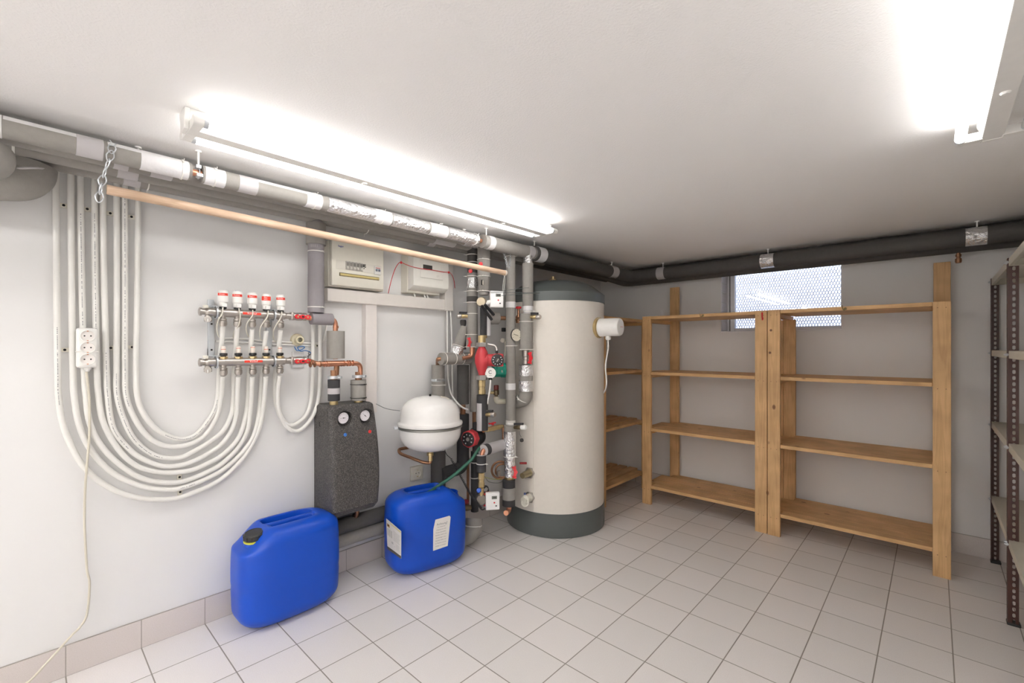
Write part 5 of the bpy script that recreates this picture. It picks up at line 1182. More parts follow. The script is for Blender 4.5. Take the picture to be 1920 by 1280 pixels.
# dark column from meter to pump
o = thing('insulated_pipe', 'charcoal lagged pipe between the upper heat meter and the red pump', 'pipe', R2.p(628))
a, b = R2.p(576, -0.01, 0.008), R2.p(629, -0.01, 0.008)
MB().cyl(a, b, R2.r(6.5), n=24).build('insulation', M_foamb, o)
p_ = V(0.0, 0, 0); mb = MB(); mb.cyl(a+V(0.016, 0.024, -0.02), b+V(0.016, 0.024, 0), R2.r(4.5), n=18); mb.build('grey_sleeve', M_tape, o)
MB().cyl(b+V(0.0, 0, 0.002), b-V(0, 0, 0.014), 0.021, n=20).build('brass_ring', M_brass, o)
# short lagged stub with bare copper to the right
P_ = onX(924, 596, 0.30); q_ = onX(949, 592, 0.32)
o = thing('insulated_pipe', 'short dark lagged stub with bare copper pointing right, under the upper heat meter', 'pipe', P_)
ax_ = V(0.35, 0.93, 0.02).normalized()
P_ = onX(921, 596, 0.30)
MB().lathe(P_, ax_, [(0.012, -0.02), (0.037, -0.018), (0.037, 0.045), (0.012, 0.047)], 28).build('insulation', M_foam, o)
MB().tube([P_+ax_*0.03, P_+ax_*0.085, P_+ax_*0.19], 0.0125, 16).build('copper_pipe', M_copd, o)

# red circulation pump
def dial_pump(name, label, c, axis, rb, L, m_body, m_ring, face=0.9):
    o = thing(name, label, 'pump', c, 'circulation pumps'); a = Vector(axis).normalized()
    MB().lathe(c, a, [(rb*0.55, -L), (rb*0.92, -L*0.92), (rb*0.98, -L*0.62), (rb, -L*0.55), (rb, -0.004), (rb*0.96, 0.0), (0, 0.0)], 36).build('motor_housing', m_ring, o)
    return o
R3 = VRun(903.5, 0.335)
pc = R3.p(678)
o = thing('circulation_pump', 'large red circulation pump with a round black dial', 'pump', pc, 'circulation pumps')
ax = V(0.72, -0.30, 0).normalized(); ax = V(0.62, 0.55, 0).normalized()
mb = MB(); 
mb.lathe((R3.x, R3.y, R3.z(708)), (0, 0, 1), [(R3.r(6), 0), (R3.r(6.5), R3.z(700)-R3.z(708)), (R3.r(10), R3.z(690)-R3.z(708)), (R3.r(13), R3.z(680)-R3.z(708)), (R3.r(13.2), R3.z(668)-R3.z(708)), (R3.r(10), R3.z(658)-R3.z(708)), (R3.r(6.5), R3.z(651)-R3.z(708)), (R3.r(6.5), R3.z(646)-R3.z(708))], 32)
mb.build('pump_casing', M_redp, o, angle=60)
m0 = V(R3.x, R3.y, R3.z(675)); mdir = V(0.60, 0.80, 0).normalized()
rm = R3.r(12.8)
MB().lathe(m0, mdir, [(rm*1.02, 0.0), (rm*1.02, 0.028), (rm*0.90, 0.032), (rm*0.90, 0.085), (rm*0.96, 0.088), (rm*0.96, 0.108), (rm*0.6, 0.112), (0, 0.112)], 36).build('motor_housing', M_redp, o)
tcn = TOCAM(m0+mdir*0.09); u_, v_, _ = frame_of(tcn)
bxc = m0+mdir*0.090+tcn*(rm*0.55)
MB().obox(bxc, mdir, ZV, mdir.cross(ZV), 0.062, rm*1.84, rm*1.1).build('terminal_box', M_redp, o, bevel=0.006)
fn = mdir.cross(ZV); fn = fn if fn.dot(tcn) > 0 else -fn
fc = bxc+fn*(rm*0.55)-mdir*0.004
dl = MB().lathe(fc, fn, [(rm*0.90, -0.004), (rm*0.90, 0.0025), (rm*0.84, 0.0035), (0, 0.0035)], 36).build('control_dial', M_black, o)
for i in range(9):
    t_ = math.radians(-220+32.5*i); e = mdir*math.cos(t_)*(1 if fn.cross(mdir).dot(ZV) > 0 else 1)+ZV*math.sin(t_)
    if i in (0, 1, 2, 3, 4, 5, 6, 7, 8): MB().obox(fc+fn*0.0042+e*rm*0.64, e, fn.cross(e), fn, rm*0.17, rm*0.13, 0.0008).build('dial_mark', mat('grey_print', (0.55, 0.55, 0.55), 0.5), dl)
MB().lathe(fc+fn*0.0035, fn, [(rm*0.34, 0), (rm*0.30, 0.005), (0, 0.0052)], 20).build('dial_knob', M_foamd, dl)
MB().obox(fc+fn*0.009, (mdir+ZV*1.6), fn, (mdir+ZV*1.6).cross(fn), rm*0.5, 0.003, rm*0.12).build('dial_pointer', M_nickel, dl)
cc = V(R3.x, R3.y, 0)
for y0, y1, rp in ((642, 650, 11.2), (703, 712, 10.8)): MB().hexnut((R3.x, R3.y, R3.z(y1)), (0, 0, 1), R3.r(rp), R3.z(y0)-R3.z(y1)).build('union_nut', mat('grey_union', (0.36, 0.34, 0.32), 0.45, 0.6), o, bevel=0.002)
R3.seg('threaded_stub', 629, 643, 7.3, M_brass, o, 7.0)
union(R3, o, 712, 739, 7.0)
pc1 = m0+mdir*0.085+V(0, 0, rm*0.9)
MB().cyl(pc1, pc1+V(0, 0, 0.020), 0.0075, n=14).build('cable_gland', M_black, o)
MB().tube(catmull([pc1+V(0, 0, 0.018), pc1+V(0, 0, 0.030), pc1+V(-0.008, -0.008, 0.048), pc1+V(-0.03, -0.035, 0.056), R3.p(646)+V(0.02, 0.03, 0.006)], 6), 0.0042, 10).build('pump_cable', M_white, o)
# green pump behind it
gp_ = onX(937, 694, 0.30); o = thing('circulation_pump', 'green circulation pump with a white round label, half behind the red pump', 'pump', gp_, 'circulation pumps')
M_grn = mat('green_pump_enamel', (0.0, 0.235, 0.165), 0.35)
gd = V(0.50, 0.86, 0).normalized()
MB().lathe(gp_-gd*0.045, gd, [(0.032, 0), (0.040, 0.003), (0.040, 0.050), (0.044, 0.055), (0.044, 0.095), (0.040, 0.100)], 30).build('motor_housing', M_grn, o)
gt = V(0.62, -0.66, 0).normalized()
MB().obox(gp_+gt*0.022+gd*0.018+V(0, 0, 0.004), gd, ZV, gt, 0.075, 0.062, 0.040).build('terminal_box', M_grn, o, bevel=0.006)
lc = onX(919.5, 699, 0.375)
lb = MB().lathe(lc-gt*0.012, gt, [(0.030, 0), (0.0315, 0.010), (0.030, 0.013), (0, 0.013)], 30).build('round_label', M_white, o)
mb = MB(); mb.torus(lc+gt*0.0015+V(0, 0, 0.005), gt, 0.0085, 0.0016, 22, 5, 0.7, 5.6); mb.build('label_mark', M_dark, lb)
text('label_lettering', 'WILO', lc+gt*0.0018-V(0, 0, 0.015), ZV.cross(gt), ZV, 0.005, M_foamb, lb)
MB().obox(gp_+gt*0.043+gd*0.028-V(0, 0, 0.004), gd, ZV, gt, 0.034, 0.014, 0.001).build('rating_plate', mat('plate_grey', (0.33, 0.34, 0.30), 0.5), o)
kb = lc+V(0, 0, -0.033); MB().obox(kb, YV, ZV, XV, 0.020, 0.010, 0.012).build('cable_plug', M_black, o, bevel=0.001)
MB().tube(catmull([kb, kb+V(0, 0, -0.03), kb+V(-0.004, -0.004, -0.08), kb+V(-0.016, -0.014, -0.15)], 6), 0.0050, 10).build('pump_cable', M_white, o)
# brown safety valve and white drain bend
sv = onX(930.5, 742, 0.26); o = thing('safety_valve', 'brown-capped safety valve under the green pump', 'valve', sv)
MB().lathe(sv, (0, 0, 1), [(0.010, -0.006), (0.010, 0.004), (0.017, 0.008), (0.017, 0.034), (0.013, 0.038)], 18).build('valve_body', mat('dark_bronze', (0.16, 0.12, 0.07), 0.4, 0.6), o)
MB().lathe(sv+V(0, 0, 0.038), (0, 0, 1), [(0.0155, 0), (0.0155, 0.022), (0.0135, 0.028), (0, 0.028)], 14).build('valve_cap', mat('maroon_plastic', (0.16, 0.02, 0.015), 0.4), o)
MB().tube(fillet([sv+V(0, 0, 0.02), sv+V(-0.03, -0.035, 0.02)], .01), 0.009, 12).build('side_outlet', M_brass, o)
o = thing('drain_bend', 'cream plastic drain bend beside the brown safety valve', 'pipe', sv)
MB().tube(fillet([sv+V(0, 0, -0.004), sv+V(0, 0, -0.034), sv+V(0.045, 0.065, -0.034), sv+V(0.050, 0.072, 0.060)], 0.026, 8), 0.0165, 18).build('bend_pipe', mat('aged_cream_pvc', (0.60, 0.57, 0.47), 0.45), o)
# charcoal sleeve below the red pump
R4 = VRun(904.5, 0.335); o = thing('insulated_pipe', 'charcoal lagged pipe with a long grey tape patch, under the red pump', 'pipe', R4.p(806))
R4.seg('insulation', 740, 806, 10.5, M_foamb, o)
u, v, d = frame_of((0, 0, 1)); vs = []; Rr = R4.r(10.5)+0.001; t0 = math.atan2(-0.80, 0.60)-0.55
for k in range(11):
    t_ = t0-0.75+1.35*k/10; e = V(math.cos(t_), math.sin(t_), 0); vs += [V(R4.x, R4.y, R4.z(806))+e*Rr, V(R4.x, R4.y, R4.z(755))+e*Rr]
mb = MB(); mb.add(vs, [(2*k, 2*k+2, 2*k+3, 2*k+1) for k in range(10)]); mb.build('tape_patch', M_tape, o)
dv = (ZV.cross(TOCAM(R4.p(776)))).normalized(); dv2 = (dv*0.75+TOCAM(R4.p(776))*0.65).normalized()
side_valve('nickel-capped drain valve pointing right from the charcoal pipe', R4.p(777)+dv2*R4.r(8), dv2, 0.068)
# brass ball valve to the right with a red wing handle
a = onX(906, 807, 0.345); b = onX(941, 799, 0.345); d = (b-a).normalized(); L = (b-a).length
o = thing('ball_valve', 'brass ball valve with a small red wing handle, lying level beside the charcoal pipe', 'valve', a)
MB().lathe(a, d, [(0.011, 0), (0.011, L*0.18), (0.0145, L*0.20), (0.0145, L*0.34), (0.013, L*0.38), (0.0165, L*0.52), (0.0130, L*0.68), (0.0145, L*0.72), (0.0145, L*0.88), (0.012, L*0.92), (0.012, L)], 22).build('valve_body', M_brass, o)
butterfly(a+d*L*0.5+V(0, 0, 0.030), (0, 0, 1), d, 0.046, M_red, o)
MB().tube(fillet([b, b+d*0.012, b+d*0.014+V(0, 0, -0.10)], 0.01), 0.0085, 12).build('copper_tail', M_copd, o)
# small red and black pump
R5 = VRun(893, 0.265); pc = R5.p(818)
o = thing('circulation_pump', 'small pump with a red dial face and black casing, right of the white vessel', 'pump', pc, 'circulation pumps')
pd = V(0.35, -0.94, 0).normalized()
pd = V(0.30, -0.95, 0.0).normalized()
MB().lathe(pc+V(0, 0, 0), pd, [(0.030, -0.03), (0.050, -0.024), (0.054, 0.004), (0.048, 0.020), (0.036, 0.034), (0.036, 0.048)], 30).build('pump_casing', M_rubber, o)
MB().cyl(R5.p(792), R5.p(845), R5.r(7), n=20).build('flow_stub', M_foamb, o)
MB().lathe(pc, pd, [(0.040, 0.040), (0.050, 0.046), (0.050, 0.086), (0.046, 0.092), (0, 0.092)], 8).build('motor_housing', M_redp, o, bevel=0.003, angle=20)
dl = MB().lathe(pc+pd*0.090, pd, [(0.040, 0), (0.040, 0.004), (0.037, 0.006), (0, 0.006)], 32).build('control_dial', M_black, o)
rr2 = ZV.cross(pd)
for i in range(7):
    t_ = math.radians(-30+45*i); e = rr2*math.cos(t_)+ZV*math.sin(t_); MB().obox(pc+pd*0.0968+e*0.027, e, pd.cross(e), pd, 0.007, 0.006, 0.0008).build('dial_mark', MATS['grey_print'], dl)
MB().lathe(pc+pd*0.096, pd, [(0.011, 0), (0.009, 0.005), (0, 0.0052)], 16).build('dial_knob', M_nickel, dl)
MB().lathe(pc+V(0.030, -0.020, 0.0)+pd*0.02, (0.9, -0.4, 0.1), [(0.014, 0), (0.014, 0.006), (0, 0.007)], 18).build('round_badge', mat('badge_blue', (0.40, 0.50, 0.58), 0.4), o)
# grey lagged cross pipe with copper elbow
a = onX(907, 844, 0.365); b = onX(944, 833, 0.345); d = (b-a).normalized()
o = thing('insulated_pipe', 'grey-taped lagged cross pipe with an open end showing bright copper', 'pipe', a)
MB().lathe(a, d, [(0.0135, 0), (0.032, 0), (0.032, 0.034), (0.0135, 0.034)], 28).build('insulation', M_foamb, o)
MB().lathe(a-d*0.0005, d, [(0.0135, 0), (0.0318, 0), (0.0318, 0.001), (0.0135, 0.001)], 28).build('foam_end', M_tape, o)
MB().cyl(a+d*0.034, b, 0.0316, n=28).build('tape_wrap', M_tape, o)
R6 = VRun(902.5, 0.365)
MB().tube(fillet([a+d*0.03, a-d*0.010, R6.p(862)], 0.022, 8), 0.0128, 18).build('copper_elbow', M_copper, o)
o = thing('insulated_pipe', 'charcoal lagged pipe above the lower heat meter, open at its top', 'pipe', R6.p(912))
MB().lathe(R6.p(884), (0, 0, 1), [(0.012, 0), (R6.r(9), 0), (R6.r(9), R6.z(853)-R6.z(884)), (0.0135, R6.z(853)-R6.z(884))], 28).build('insulation', M_foamb, o)
MB().lathe((R6.x, R6.y, R6.z(853)), (0, 0, 1), [(0.0135, 0.0), (R6.r(8.9), 0.0), (R6.r(8.9), 0.0015), (0.0135, 0.0015)], 28).build('foam_end', M_tape, o)
R6.tie(868.5, 9.1, o)
union(R6, o, 885, 913, 6.3)
# lower heat meter
c = onX(923.5, 938.5, 0.44); o, n, r = heat_meter('lower white heat meter with a small display, near the floor', c, None, 0, 0)
bc = onX(902, 936, 0.385)
MB().lathe(bc, (0.75, -0.62, 0.2), [(0.026, -0.02), (0.032, -0.014), (0.032, 0.012), (0.026, 0.020), (0, 0.020)], 30).build('flow_body', mat('meter_dark', (0.20, 0.18, 0.16), 0.35, 0.7), o)
MB().tube([bc+V(0, 0, 0.0), bc+V(0.0, 0.0, 0.06)], 0.016, 14).build('flow_inlet', M_brass, o)
MB().lathe(c-n*0.026-r*0.030, n, [(0.036, 0), (0.037, 0.005), (0.034, 0.008)], 28).build('red_ring', M_red, o)
MB().lathe(onX(898.5, 919, 0.40), (0.5, -0.8, 0.3), [(0.010, -0.006), (0.013, 0.0), (0.013, 0.010), (0.009, 0.016), (0, 0.017)], 18).build('blue_sensor_cap', mat('blue_cap', (0.02, 0.10, 0.50), 0.35), o)
mb = MB(); q = onX(910, 916, 0.38)
for k in range(3): mb.torus(q+V(0.002*k, -0.003*k, -0.003*k), (0.7, -0.6, 0.3+0.2*k), 0.017+0.002*k, 0.0022, 22, 6)
mb.build('coiled_sensor_lead', M_rubber, o)
MB().tube(catmull([q+V(0, 0, 0.01), onX(893, 930, .41), onX(896, 945, .41), onX(903, 955, .42), onX(910, 953, .43)], 6), 0.0035, 8).build('sensor_lead', M_rubber, o)
# copper elbow to the right and taped column P3
R7 = VRun(957.5, 0.36)
o = thing('insulated_pipe', 'tall grey lagged riser carrying the round cream thermometer', 'pipe', R7.p(790), 'lagged risers beside the cylinder')
R7.seg('insulation', 462, 552, 8.7, M_foam, o); R7.seg('insulation', 552, 787, 9.2, M_foam, o)
for y0, y1, m_ in ((566, 577, M_tapel), (718, 730, M_tapel)): R7.band('tape_band', y0, y1, 9.2, m_, o)
for y in (481, 648): R7.tie(y, 9.4, o)
MB().lathe(R7.p(797), (0, 0, 1), [(R7.r(8), 0), (R7.r(9.6), 0.004), (R7.r(9.6), 0.016), (R7.r(8.6), 0.018), (R7.r(9.2), 0.022), (R7.r(9.2), 0.030)], 24).build('white_collar', M_tie, o)
# thermometer
tc3 = TOCAM(R7.p(628)); tn = (V(0.80, -0.45, 0)).normalized(); tp = onX(968.5, 628, 0.400)
th_ = thing('pipe_thermometer', 'round cream-faced thermometer on the grey riser', 'thermometer', tp)
tn = (RT*0.55+tc3*0.75).normalized()
MB().lathe(tp-tn*0.012, tn, [(0.036, 0), (0.0385, 0.003), (0.0385, 0.011), (0.0365, 0.012)], 36).build('thermometer_rim', M_foamd, th_)
MB().lathe(tp+tn*0.0004, tn, [(0.0358, 0), (0, 0.0006)], 36).build('thermometer_face', mat('ivory_face', (0.74, 0.69, 0.56), 0.45), th_)
sr = ZV.cross(tn)
mb = MB()
for i in range(9):
    t_ = math.radians(-30+30*i); e = sr*math.cos(t_)+ZV*math.sin(t_); mb.obox(tp+tn*0.0014+e*0.029, e, tn.cross(e), tn, 0.006, 0.0012, 0.0004)
mb.build('scale_marks', M_dark, th_, smooth=False)
e = (sr*-1+ZV*0.25).normalized(); MB().obox(tp+tn*0.0018+e*0.006, e, tn.cross(e), tn, 0.036, 0.0020, 0.0005).build('needle', M_dark, th_)
MB().cyl(tp-tn*0.012, R7.p(628), 0.006, n=10).build('thermometer_stem', M_brass, th_)
# block, foil column, charcoal foot
R8 = VRun(955.5, 0.375)
o = thing('insulated_pipe', 'foil-wrapped column below the grey riser, with a charcoal foot', 'pipe', R8.p(945))
R8.seg('grey_block', 797, 808, 10.5, M_foam, o)
mb = MB(); rnd = random.Random(3); n_ = 22; k_ = 30; vs = []
for i in range(k_):
    z = R8.z(808)+(R8.z(893)-R8.z(808))*i/(k_-1)
    for j in range(n_):
        t_ = 2*PI*j/n_; rr_0 = R8.r(11.6 if i < 18 else 10.2)*(1+rnd.uniform(-0.05, 0.04)); vs.append(V(R8.x+rr_0*math.cos(t_), R8.y+rr_0*math.sin(t_), z))
mb.add(vs, [(i*n_+j, i*n_+(j+1) % n_, (i+1)*n_+(j+1) % n_, (i+1)*n_+j)[::-1] for i in range(k_-1) for j in range(n_)]); mb.build('foil_wrap', M_foil, o, angle=12)
R8.seg('brass_ring', 891, 899, 9.2, M_brass, o)
R8.tie(855, 11.8, o)
R9 = VRun(954, 0.382)
R9.seg('insulation', 899, 947, 12.0, M_foamb, o, 12.0); R9.band('tape_band', 913, 935, 12.0, M_foam, o)
MB().tube(fillet([R9.p(944), R9.p(957), R9.p(957)+V(0.03, -0.055, 0.008)], 0.02), 0.015, 16).build('copper_elbow', M_copper, o)
dv = ZV.cross(TOCAM(R8.p(800))).normalized(); dv2 = (dv*0.85+TOCAM(R8.p(800))*0.5).normalized()
s_ = side_valve('white-tipped drain valve pointing right above the foil-wrapped column', R8.p(801)+dv2*R8.r(8), dv2, 0.085, mat('dark_bronze', (0.16, 0.12, 0.07), 0.4, 0.6), M_white)
q = onX(974, 808, 0.43); tag(MB().tube(catmull([q, q+V(0.001, 0.002, -0.02), q+V(0.008, 0.008, -0.035)], 5), 0.0011, 6).build('retaining_strap', M_foamd, None), 'thin strap with a loose cap hanging beside the foil-wrapped column', 'strap')
MB().lathe(q+V(0.009, 0.009, -0.050), (0.6, -0.5, -0.5), [(0.011, 0), (0.011, 0.010), (0, 0.011)], 16).build('loose_cap', M_foamd, bpy.data.objects['retaining_strap'])
# copper coil left of foil column
mb = MB(); q = onX(938, 881, 0.285)
o = thing('copper_coil', 'curled copper capillary pipe left of the foil-wrapped column', 'pipe', q)
mb.torus(q, (0.75, -0.65, 0), 0.052, 0.0065, 30, 8, 0.8, 5.6); mb.torus(q+V(0.012, 0.004, -0.002), (0.75, -0.65, 0), 0.040, 0.0055, 30, 8, 0.8, 5.4); mb.build('coil', M_copd, o)
MB().obox(q+V(0.02, -0.035, -0.01), ZV, YV, XV, 0.034, 0.022, 0.014).build('coil_clip', M_nickel, o, bevel=0.002)
# thin wires
tag(MB().tube(catmull([onX(908, 894, .36), onX(925, 898, .33), onX(946, 898, .33)], 6), 0.0014, 6).build('earth_wire', mat('yellow_green_wire', (0.45, 0.50, 0.05), 0.5)), 'thin yellow-green earth wire between the lower pipes', 'wire')
tag(MB().tube(catmull([onX(909, 893, .36), onX(917, 903, .33), onX(935, 905, .33), onX(945, 900, .33)], 6), 0.0014, 6).build('sensor_wire', MATS['grey_wire']), 'thin grey wire sagging just under the yellow-green earth wire', 'wire')
for q, lab in ((((909, 547), (938, 546), (965, 542), (992, 539)), 'thin dark wire crossing the two tall risers, upper one'), (((921, 549), (950, 548), (980, 548.5), (1014, 549)), 'thin grey wire crossing the two tall risers, middle one'), (((940, 554), (965, 552), (990, 550), (1010, 549.5)), 'thin dark wire crossing the two tall risers, lowest one')):
    tag(MB().tube(catmull([onX(a_, b_, .47) for a_, b_ in q], 6), 0.0016, 6).build('sensor_wire', MATS['grey_wire']), lab, 'wire')

# P4: right-hand riser with bend
R10 = VRun(992, 0.425); RX, RY_ = 0.425, 0.925
class VR2(VRun):
    def __init__(s, x, y): s.x, s.y = x, y; s.d = (V(x, y, 0)-V(CAM.x, CAM.y, 0)).dot(FW)
R10 = VR2(0.425, 0.935)
o = thing('insulated_pipe', 'right-hand lagged riser with a red wing handle, in front of the cream cylinder', 'pipe', R10.p(735), 'lagged risers beside the cylinder')
R10.seg('foil_collar', 474, 496, 8.2, M_foil, o); R10.seg('insulation', 494, 574, 10.6, M_foam, o, 10.2)
MB().cyl(R10.p(470), R10.p(500), 0.012, n=12).build('copper_pipe', M_copper, o)
R10.band('tape_band', 568, 582, 9.6, M_tapel, o); R10.seg('insulation', 574, 590, 9.4, M_tape, o); R10.tie(584, 10.2, o)
R11 = VR2(0.418, 0.925)
R11.seg('insulation', 588, 603, 11.4, M_foam, o); R11.seg('insulation', 602, 656, 12.4, M_foam, o, 12.0)
for y in (603, 655): R11.tie(y, 12.5, o)
union(R11, o, 656, 683, 7.8, M_nickel, 'ball_valve_body')
tq = TOCAM(R11.p(670)); bt = R11.p(671)+tq*R11.r(8)+RT*0.030
butterfly(bt+tq*0.016, (tq+RT*0.4), ZV, 0.066, M_red, o)
R11.seg('insulation', 684, 728, 12.6, M_foam, o)
R11.band('foil_band', 684, 704, 12.6, M_foil, o, 0.003); R11.band('foil_band', 713, 733, 12.6, M_foil, o, 0.003)
MB().tube(fillet([R11.p(728), R11.p(748), R11.p(752)+V(-0.09, 0.010, -0.015), R11.p(752)+V(-0.13, 0.012, -0.01)], 0.045, 8), R11.r(12.0), 24).build('lagged_elbow', M_foam, o)
tie('cable_tie', R11.p(745)+V(-0.02, 0, -0.01), (-0.5, 0, -1), 0.042, o)
dv = ZV.cross(TOCAM(R11.p(594))).normalized(); dv2 = (dv*0.8+TOCAM(R11.p(594))*0.5).normalized()
side_valve('nickel drain valve pointing right from the right-hand riser', R11.p(594)+dv2*R11.r(9), dv2, 0.072)
# red handwheel valve between risers
p = onX(972, 590, 0.36); o = thing('handwheel_valve', 'brass valve with a small red handwheel between the two tall risers', 'valve', p)
MB().lathe(p+V(0, 0, -0.02), (0, 0, 1), [(0.016, -0.03), (0.018, 0.0), (0.014, 0.012), (0.008, 0.020), (0.008, 0.056)], 18).build('valve_body', M_copd, o)
MB().lathe(p+V(0, 0, 0.036), (0, 0, 1), [(0.012, 0), (0.019, 0.003), (0.019, 0.012), (0.012, 0.015), (0, 0.015)], 10).build('handwheel', M_red, o)
# black box and small gauge on the wall side
p = onX(944.5, 618, 0.12); o = thing('sensor_box', 'small black square sensor box on the wall behind the tall risers', 'sensor', p)
MB().obox(p, YV, ZV, XV, 0.026, 0.026, 0.020).build('sensor_housing', M_black, o, bevel=0.002)
p = onX(942.5, 638, 0.20); o = thing('small_gauge', 'tiny dark round gauge left of the thermometer', 'gauge', p)
g_n = V(0.8, -0.6, 0).normalized(); MB().lathe(p, g_n, [(0.013, -0.01), (0.0145, 0), (0.0145, 0.006), (0.013, 0.007)], 22).build('gauge_rim', M_cream, o); MB().lathe(p, g_n, [(0.013, 0.006), (0, 0.0065)], 22).build('gauge_face', M_foamd, o)
MB().tube(catmull([p+V(0, 0.01, 0.005), p+V(0.0, 0.03, -0.03), p+V(0, 0.025, -0.10)], 5), 0.008, 10).build('gauge_pipe', M_cream, o)

# cylinder connections
def flange(label, px, py, z_off, L, m, m2):
    # leaves the jacket towards the camera's left
    a = math.radians(-100); n = V(math.cos(a), math.sin(a), 0)
    zc = 0; 
    best = None
    for k in range(200):
        a = math.radians(-160+k*0.7); p_ = V(bx+br_*math.cos(a), by+br_*math.sin(a), 0); q = p_-V(CAM.x, CAM.y, 0); sx = 960+FPX*q.dot(RT)/q.dot(FW)
        if best is None or abs(sx-px) < best[0]: best = (abs(sx-px), a, q.dot(FW))
    _, a, d = best; n = V(math.cos(a), math.sin(a), 0); z = CAM.z-(py-653)/FPX*d; p = V(bx, by, z)+n*(br_-0.01)
    return p, n, z
p, n, z = flange('', 993, 886, 0, 0, None, None)
n2_ = (n+V(0.35, -0.25, 0)).normalized()
o = thing('cylinder_connection', 'bronze shut-off connection with a red wing handle, low on the cream cylinder', 'valve', p, 'connections low on the cylinder')
MB().hexnut(p, n, 0.036, 0.016).build('flange_nut', M_nickel, o, bevel=0.002)
MB().lathe(p+n*0.014, n, [(0.028, 0), (0.020, 0.004), (0.020, 0.055), (0.017, 0.060), (0.017, 0.078)], 22).build('valve_body', mat('olive_bronze', (0.33, 0.28, 0.17), 0.4, 0.7), o)
hp = p+n*0.060+TOCAM(p)*0.028; butterfly(onX(967, 885, hp.x), TOCAM(p), (-0.1, 0.05, 1), 0.066, M_red, o)
MB().obox(onX(981, 868, hp.x-0.03), RT, ZV, FW, 0.044, 0.013, 0.010).build('far_handle', mat('dark_red', (0.30, 0.02, 0.02), 0.4), o, bevel=0.003)
p, n, z = flange('', 993, 932, 0, 0, None, None)
o = thing('cylinder_connection', 'white-painted connection elbow just above the grey base ring', 'valve', p, 'connections low on the cylinder')
MB().hexnut(p, n, 0.036, 0.016).build('flange_nut', M_nickel, o, bevel=0.002)
M_ivp = mat('ivory_paint', (0.72, 0.70, 0.62), 0.4)
MB().lathe(p+n*0.014, n, [(0.028, 0), (0.024, 0.004), (0.024, 0.030), (0.027, 0.034), (0.027, 0.050), (0.020, 0.054), (0.020, 0.066)], 22).build('valve_body', M_ivp, o)
q = p+n*0.062+V(0, 0, -0.020); tq = TOCAM(q)
MB().lathe(q-tq*0.020, (tq+V(0, 0, 0)), [(0.020, 0), (0.023, 0.020), (0.023, 0.036), (0.016, 0.036), (0.015, 0.026)], 22).build('open_outlet', M_ivp, o)
MB().lathe(q+tq*0.004, tq, [(0.0155, 0), (0, 0.001)], 20).build('outlet_bore', M_copd, o)
MB().cyl(q+V(-0.01, 0.01, 0.035), q+V(-0.01, 0.01, 0.056), 0.007, n=10).build('blue_plug', mat('blue_plug', (0.10, 0.14, 0.35), 0.4), o)
# small dark valve behind the labelled jerrycan
p = onX(878, 945, 0.24); o = thing('stop_valve', 'dark stop valve with a dull red handwheel, right of the labelled jerrycan', 'valve', p)
MB().lathe(p+V(-0.01, -0.03, -0.015), (0.15, 1, -0.2), [(0.014, 0), (0.018, 0.01), (0.018, 0.03), (0.014, 0.05)], 16).build('valve_body', mat('dark_bronze', (0.16, 0.12, 0.07), 0.4, 0.6), o)
MB().lathe(p+V(-0.01, -0.012, 0.008), (0.3, -0.2, 1), [(0.006, -0.015), (0.006, 0.0), (0.019, 0.002), (0.019, 0.012), (0.012, 0.014), (0, 0.014)], 9).build('handwheel', mat('dull_red', (0.28, 0.02, 0.03), 0.4), o)

# ================================================================== hoses and coiled lead
jobj, tfB, baseB, tiltB = jB
hs_ = [onX(900, 838, .33), onX(893, 848, .34), onX(884, 861, .34), onX(869, 875, .33), onX(848, 893, .31), tfB((0.004, 0.075, 0.402)), tfB((0.010, 0.035, 0.388)), tfB((0.012, 0.0, 0.376))]
tag(MB().tube(catmull(hs_, 8), 0.0085, 14).build('garden_hose', mat('green_hose', (0.03, 0.13, 0.085), 0.4)), 'green hose running from the pipework into the top of the labelled jerrycan', 'hose')
hd = [tfB((0.026, -0.065, 0.374)), tfB((0.028, -0.02, 0.371)), tfB((0.027, 0.03, 0.371)), tfB((0.026, 0.070, 0.374))]
tag(MB().tube(catmull(hd, 8), 0.0075, 12).build('wet_hose_end', mat('wet_black_rubber', (0.008, 0.008, 0.008), 0.12)), 'shiny black hose end lying in the handle slot of the labelled jerrycan', 'hose')
p0 = onX(833, 840, .20); o = thing('coiled_lead', 'black coiled lead with a red plug, hanging between vessel and lower heat meter', 'cable', p0)
MB().lathe(p0+V(0, 0, 0.004), (0.4, -0.5, -0.5), [(0.010, -0.012), (0.0115, 0.0), (0.0115, 0.008), (0.006, 0.012)], 16).build('red_plug', mat('dull_red', (0.28, 0.02, 0.03), 0.4), o)
path = catmull([p0, onX(837, 851, .21), onX(843, 857, .22), onX(846, 860, .23)], 6)
MB().tube(path, 0.0020, 8).build('straight_lead', M_rubber, o)
a, m1, b = onX(846, 860, .23), onX(868, 900, .33), onX(903, 953, .43)
ctr = catmull([a, m1, onX(885, 930, .38), b], 60); pts = []
n_ = len(ctr); turns = 46; u, v, d = frame_of(b-a)
for i, q in enumerate(ctr):
    t_ = 2*PI*turns*i/n_
    pts.append(q)
cp_ = []; steps = turns*10
for i in range(steps):
    f_ = i/(steps-1)*(n_-1); k = min(n_-2, int(f_)); q = ctr[k].lerp(ctr[k+1], f_-k); t_ = 2*PI*turns*i/steps
    cp_.append(q+u*(0.0052*math.cos(t_))+v*(0.0052*math.sin(t_)))
MB().tube(cp_, 0.0019, 6).build('coil', M_rubber, o)

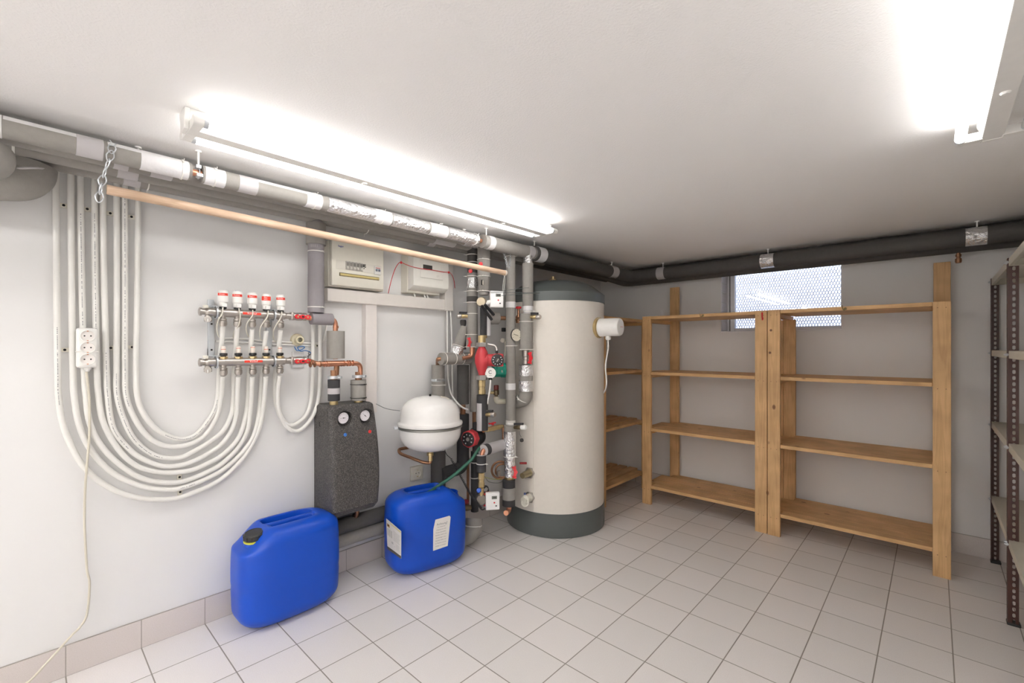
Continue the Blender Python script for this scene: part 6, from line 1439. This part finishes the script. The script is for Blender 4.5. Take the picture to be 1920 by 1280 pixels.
# ================================================================== labels on the second jerrycan
M_paper = mat('paper_label', (0.80, 0.77, 0.73), 0.6); M_ink = mat('grey_ink', (0.22, 0.22, 0.22), 0.6)
Mr = Matrix.Rotation(math.radians(-12), 3, 'Z'); fnB = (Mr @ V(1, 0, 0)); rtB = (Mr @ V(0, 1, 0))
def hitp(px, py, p0, n): r = ray(px, py); return CAM+r*((p0-CAM).dot(n)/r.dot(n))
p0 = tfB((0.1250+0.0052, 0, 0.2))
cs = [hitp(x, y, p0, fnB) for x, y in ((816.5, 974), (843, 966.5), (845, 969), (839.5, 1023), (812, 1032.5), (812.5, 992))]
mb = MB(); mb.prism([q for q in cs], fnB*-0.0006); nl = mb.build('warning_label', M_paper, jobj, smooth=False)
cen = hitp(829, 981, p0, fnB)
text('label_text', 'Achtung!', cen+fnB*0.0003, rtB, ZV, 0.0125, M_ink, nl)
lines = ['Vor Entleeren', 'Heizung aus- und', 'Pumpe abschalten,', 'Behälter leeren und', 'Restmenge in den', 'Kanister füllen, nur', 'im Wechsel mit der', 'Anlage verwenden']
for i, tx in enumerate(lines):
    y = 986.5+i*5.0; q = hitp(827.5-0.2*i, y, p0, fnB); text('label_text', tx, q+fnB*0.0003, rtB, ZV, 0.0058, M_ink, nl)
enB = (Mr @ V(0, -1, 0)); rt2 = (Mr @ V(1, 0, 0)); pe = tfB((0, -0.2125-0.0045, 0.2))
cs = [hitp(x, y, pe, enB) for x, y in ((724, 971.5), (752.2, 995.5), (752, 1047.5), (726.5, 1029))]
c0, c1, c2, c3 = cs
mb = MB(); mb.prism([c0, c1, c2, c3], enB*-0.0006); pl_ = mb.build('product_label', M_paper, jobj, smooth=False)
def lq(u, v): return (c0.lerp(c1, u)).lerp(c3.lerp(c2, u), v)
def patch(nm, u0, v0, u1, v1, m, k=0.0004): 
    q = [lq(u0, v0), lq(u1, v0), lq(u1, v1), lq(u0, v1)]; return MB().prism([x+enB*k for x in q], enB*-0.0002).build(nm, m, pl_, smooth=False)
patch('dark_footer', 0, 0.90, 1, 1.0, mat('brown_print', (0.10, 0.085, 0.07), 0.5))
patch('orange_emblem', 0.05, 0.13, 0.24, 0.23, mat('orange_print', (0.50, 0.26, 0.06), 0.5)); patch('emblem_mark', 0.10, 0.15, 0.19, 0.20, M_dark, 0.0006)
patch('yellow_header', 0.30, 0.02, 0.98, 0.085, mat('pale_yellow_print', (0.66, 0.62, 0.38), 0.6))
for k in range(3): patch('text_column', 0.06+0.13*k, 0.28, 0.14+0.13*k, 0.52, mat('light_grey_print', (0.56, 0.54, 0.50), 0.6))
for k in range(7): patch('text_line', 0.48, 0.22+0.05*k, 0.92-0.03*(k % 3), 0.235+0.05*k, MATS['light_grey_print'])
for k, (tx) in enumerate(('GHS', '!')): text('hazard_text', tx, lq(0.42+0.16*k, 0.66+0.08*k)+enB*0.0008, (c1-c0).normalized().cross(ZV).cross(ZV)*-1 if False else rt2, ZV, 0.009, M_dark, pl_)
for k in range(4): patch('text_line', 0.66, 0.62+0.05*k, 0.90, 0.632+0.05*k, MATS['light_grey_print'])
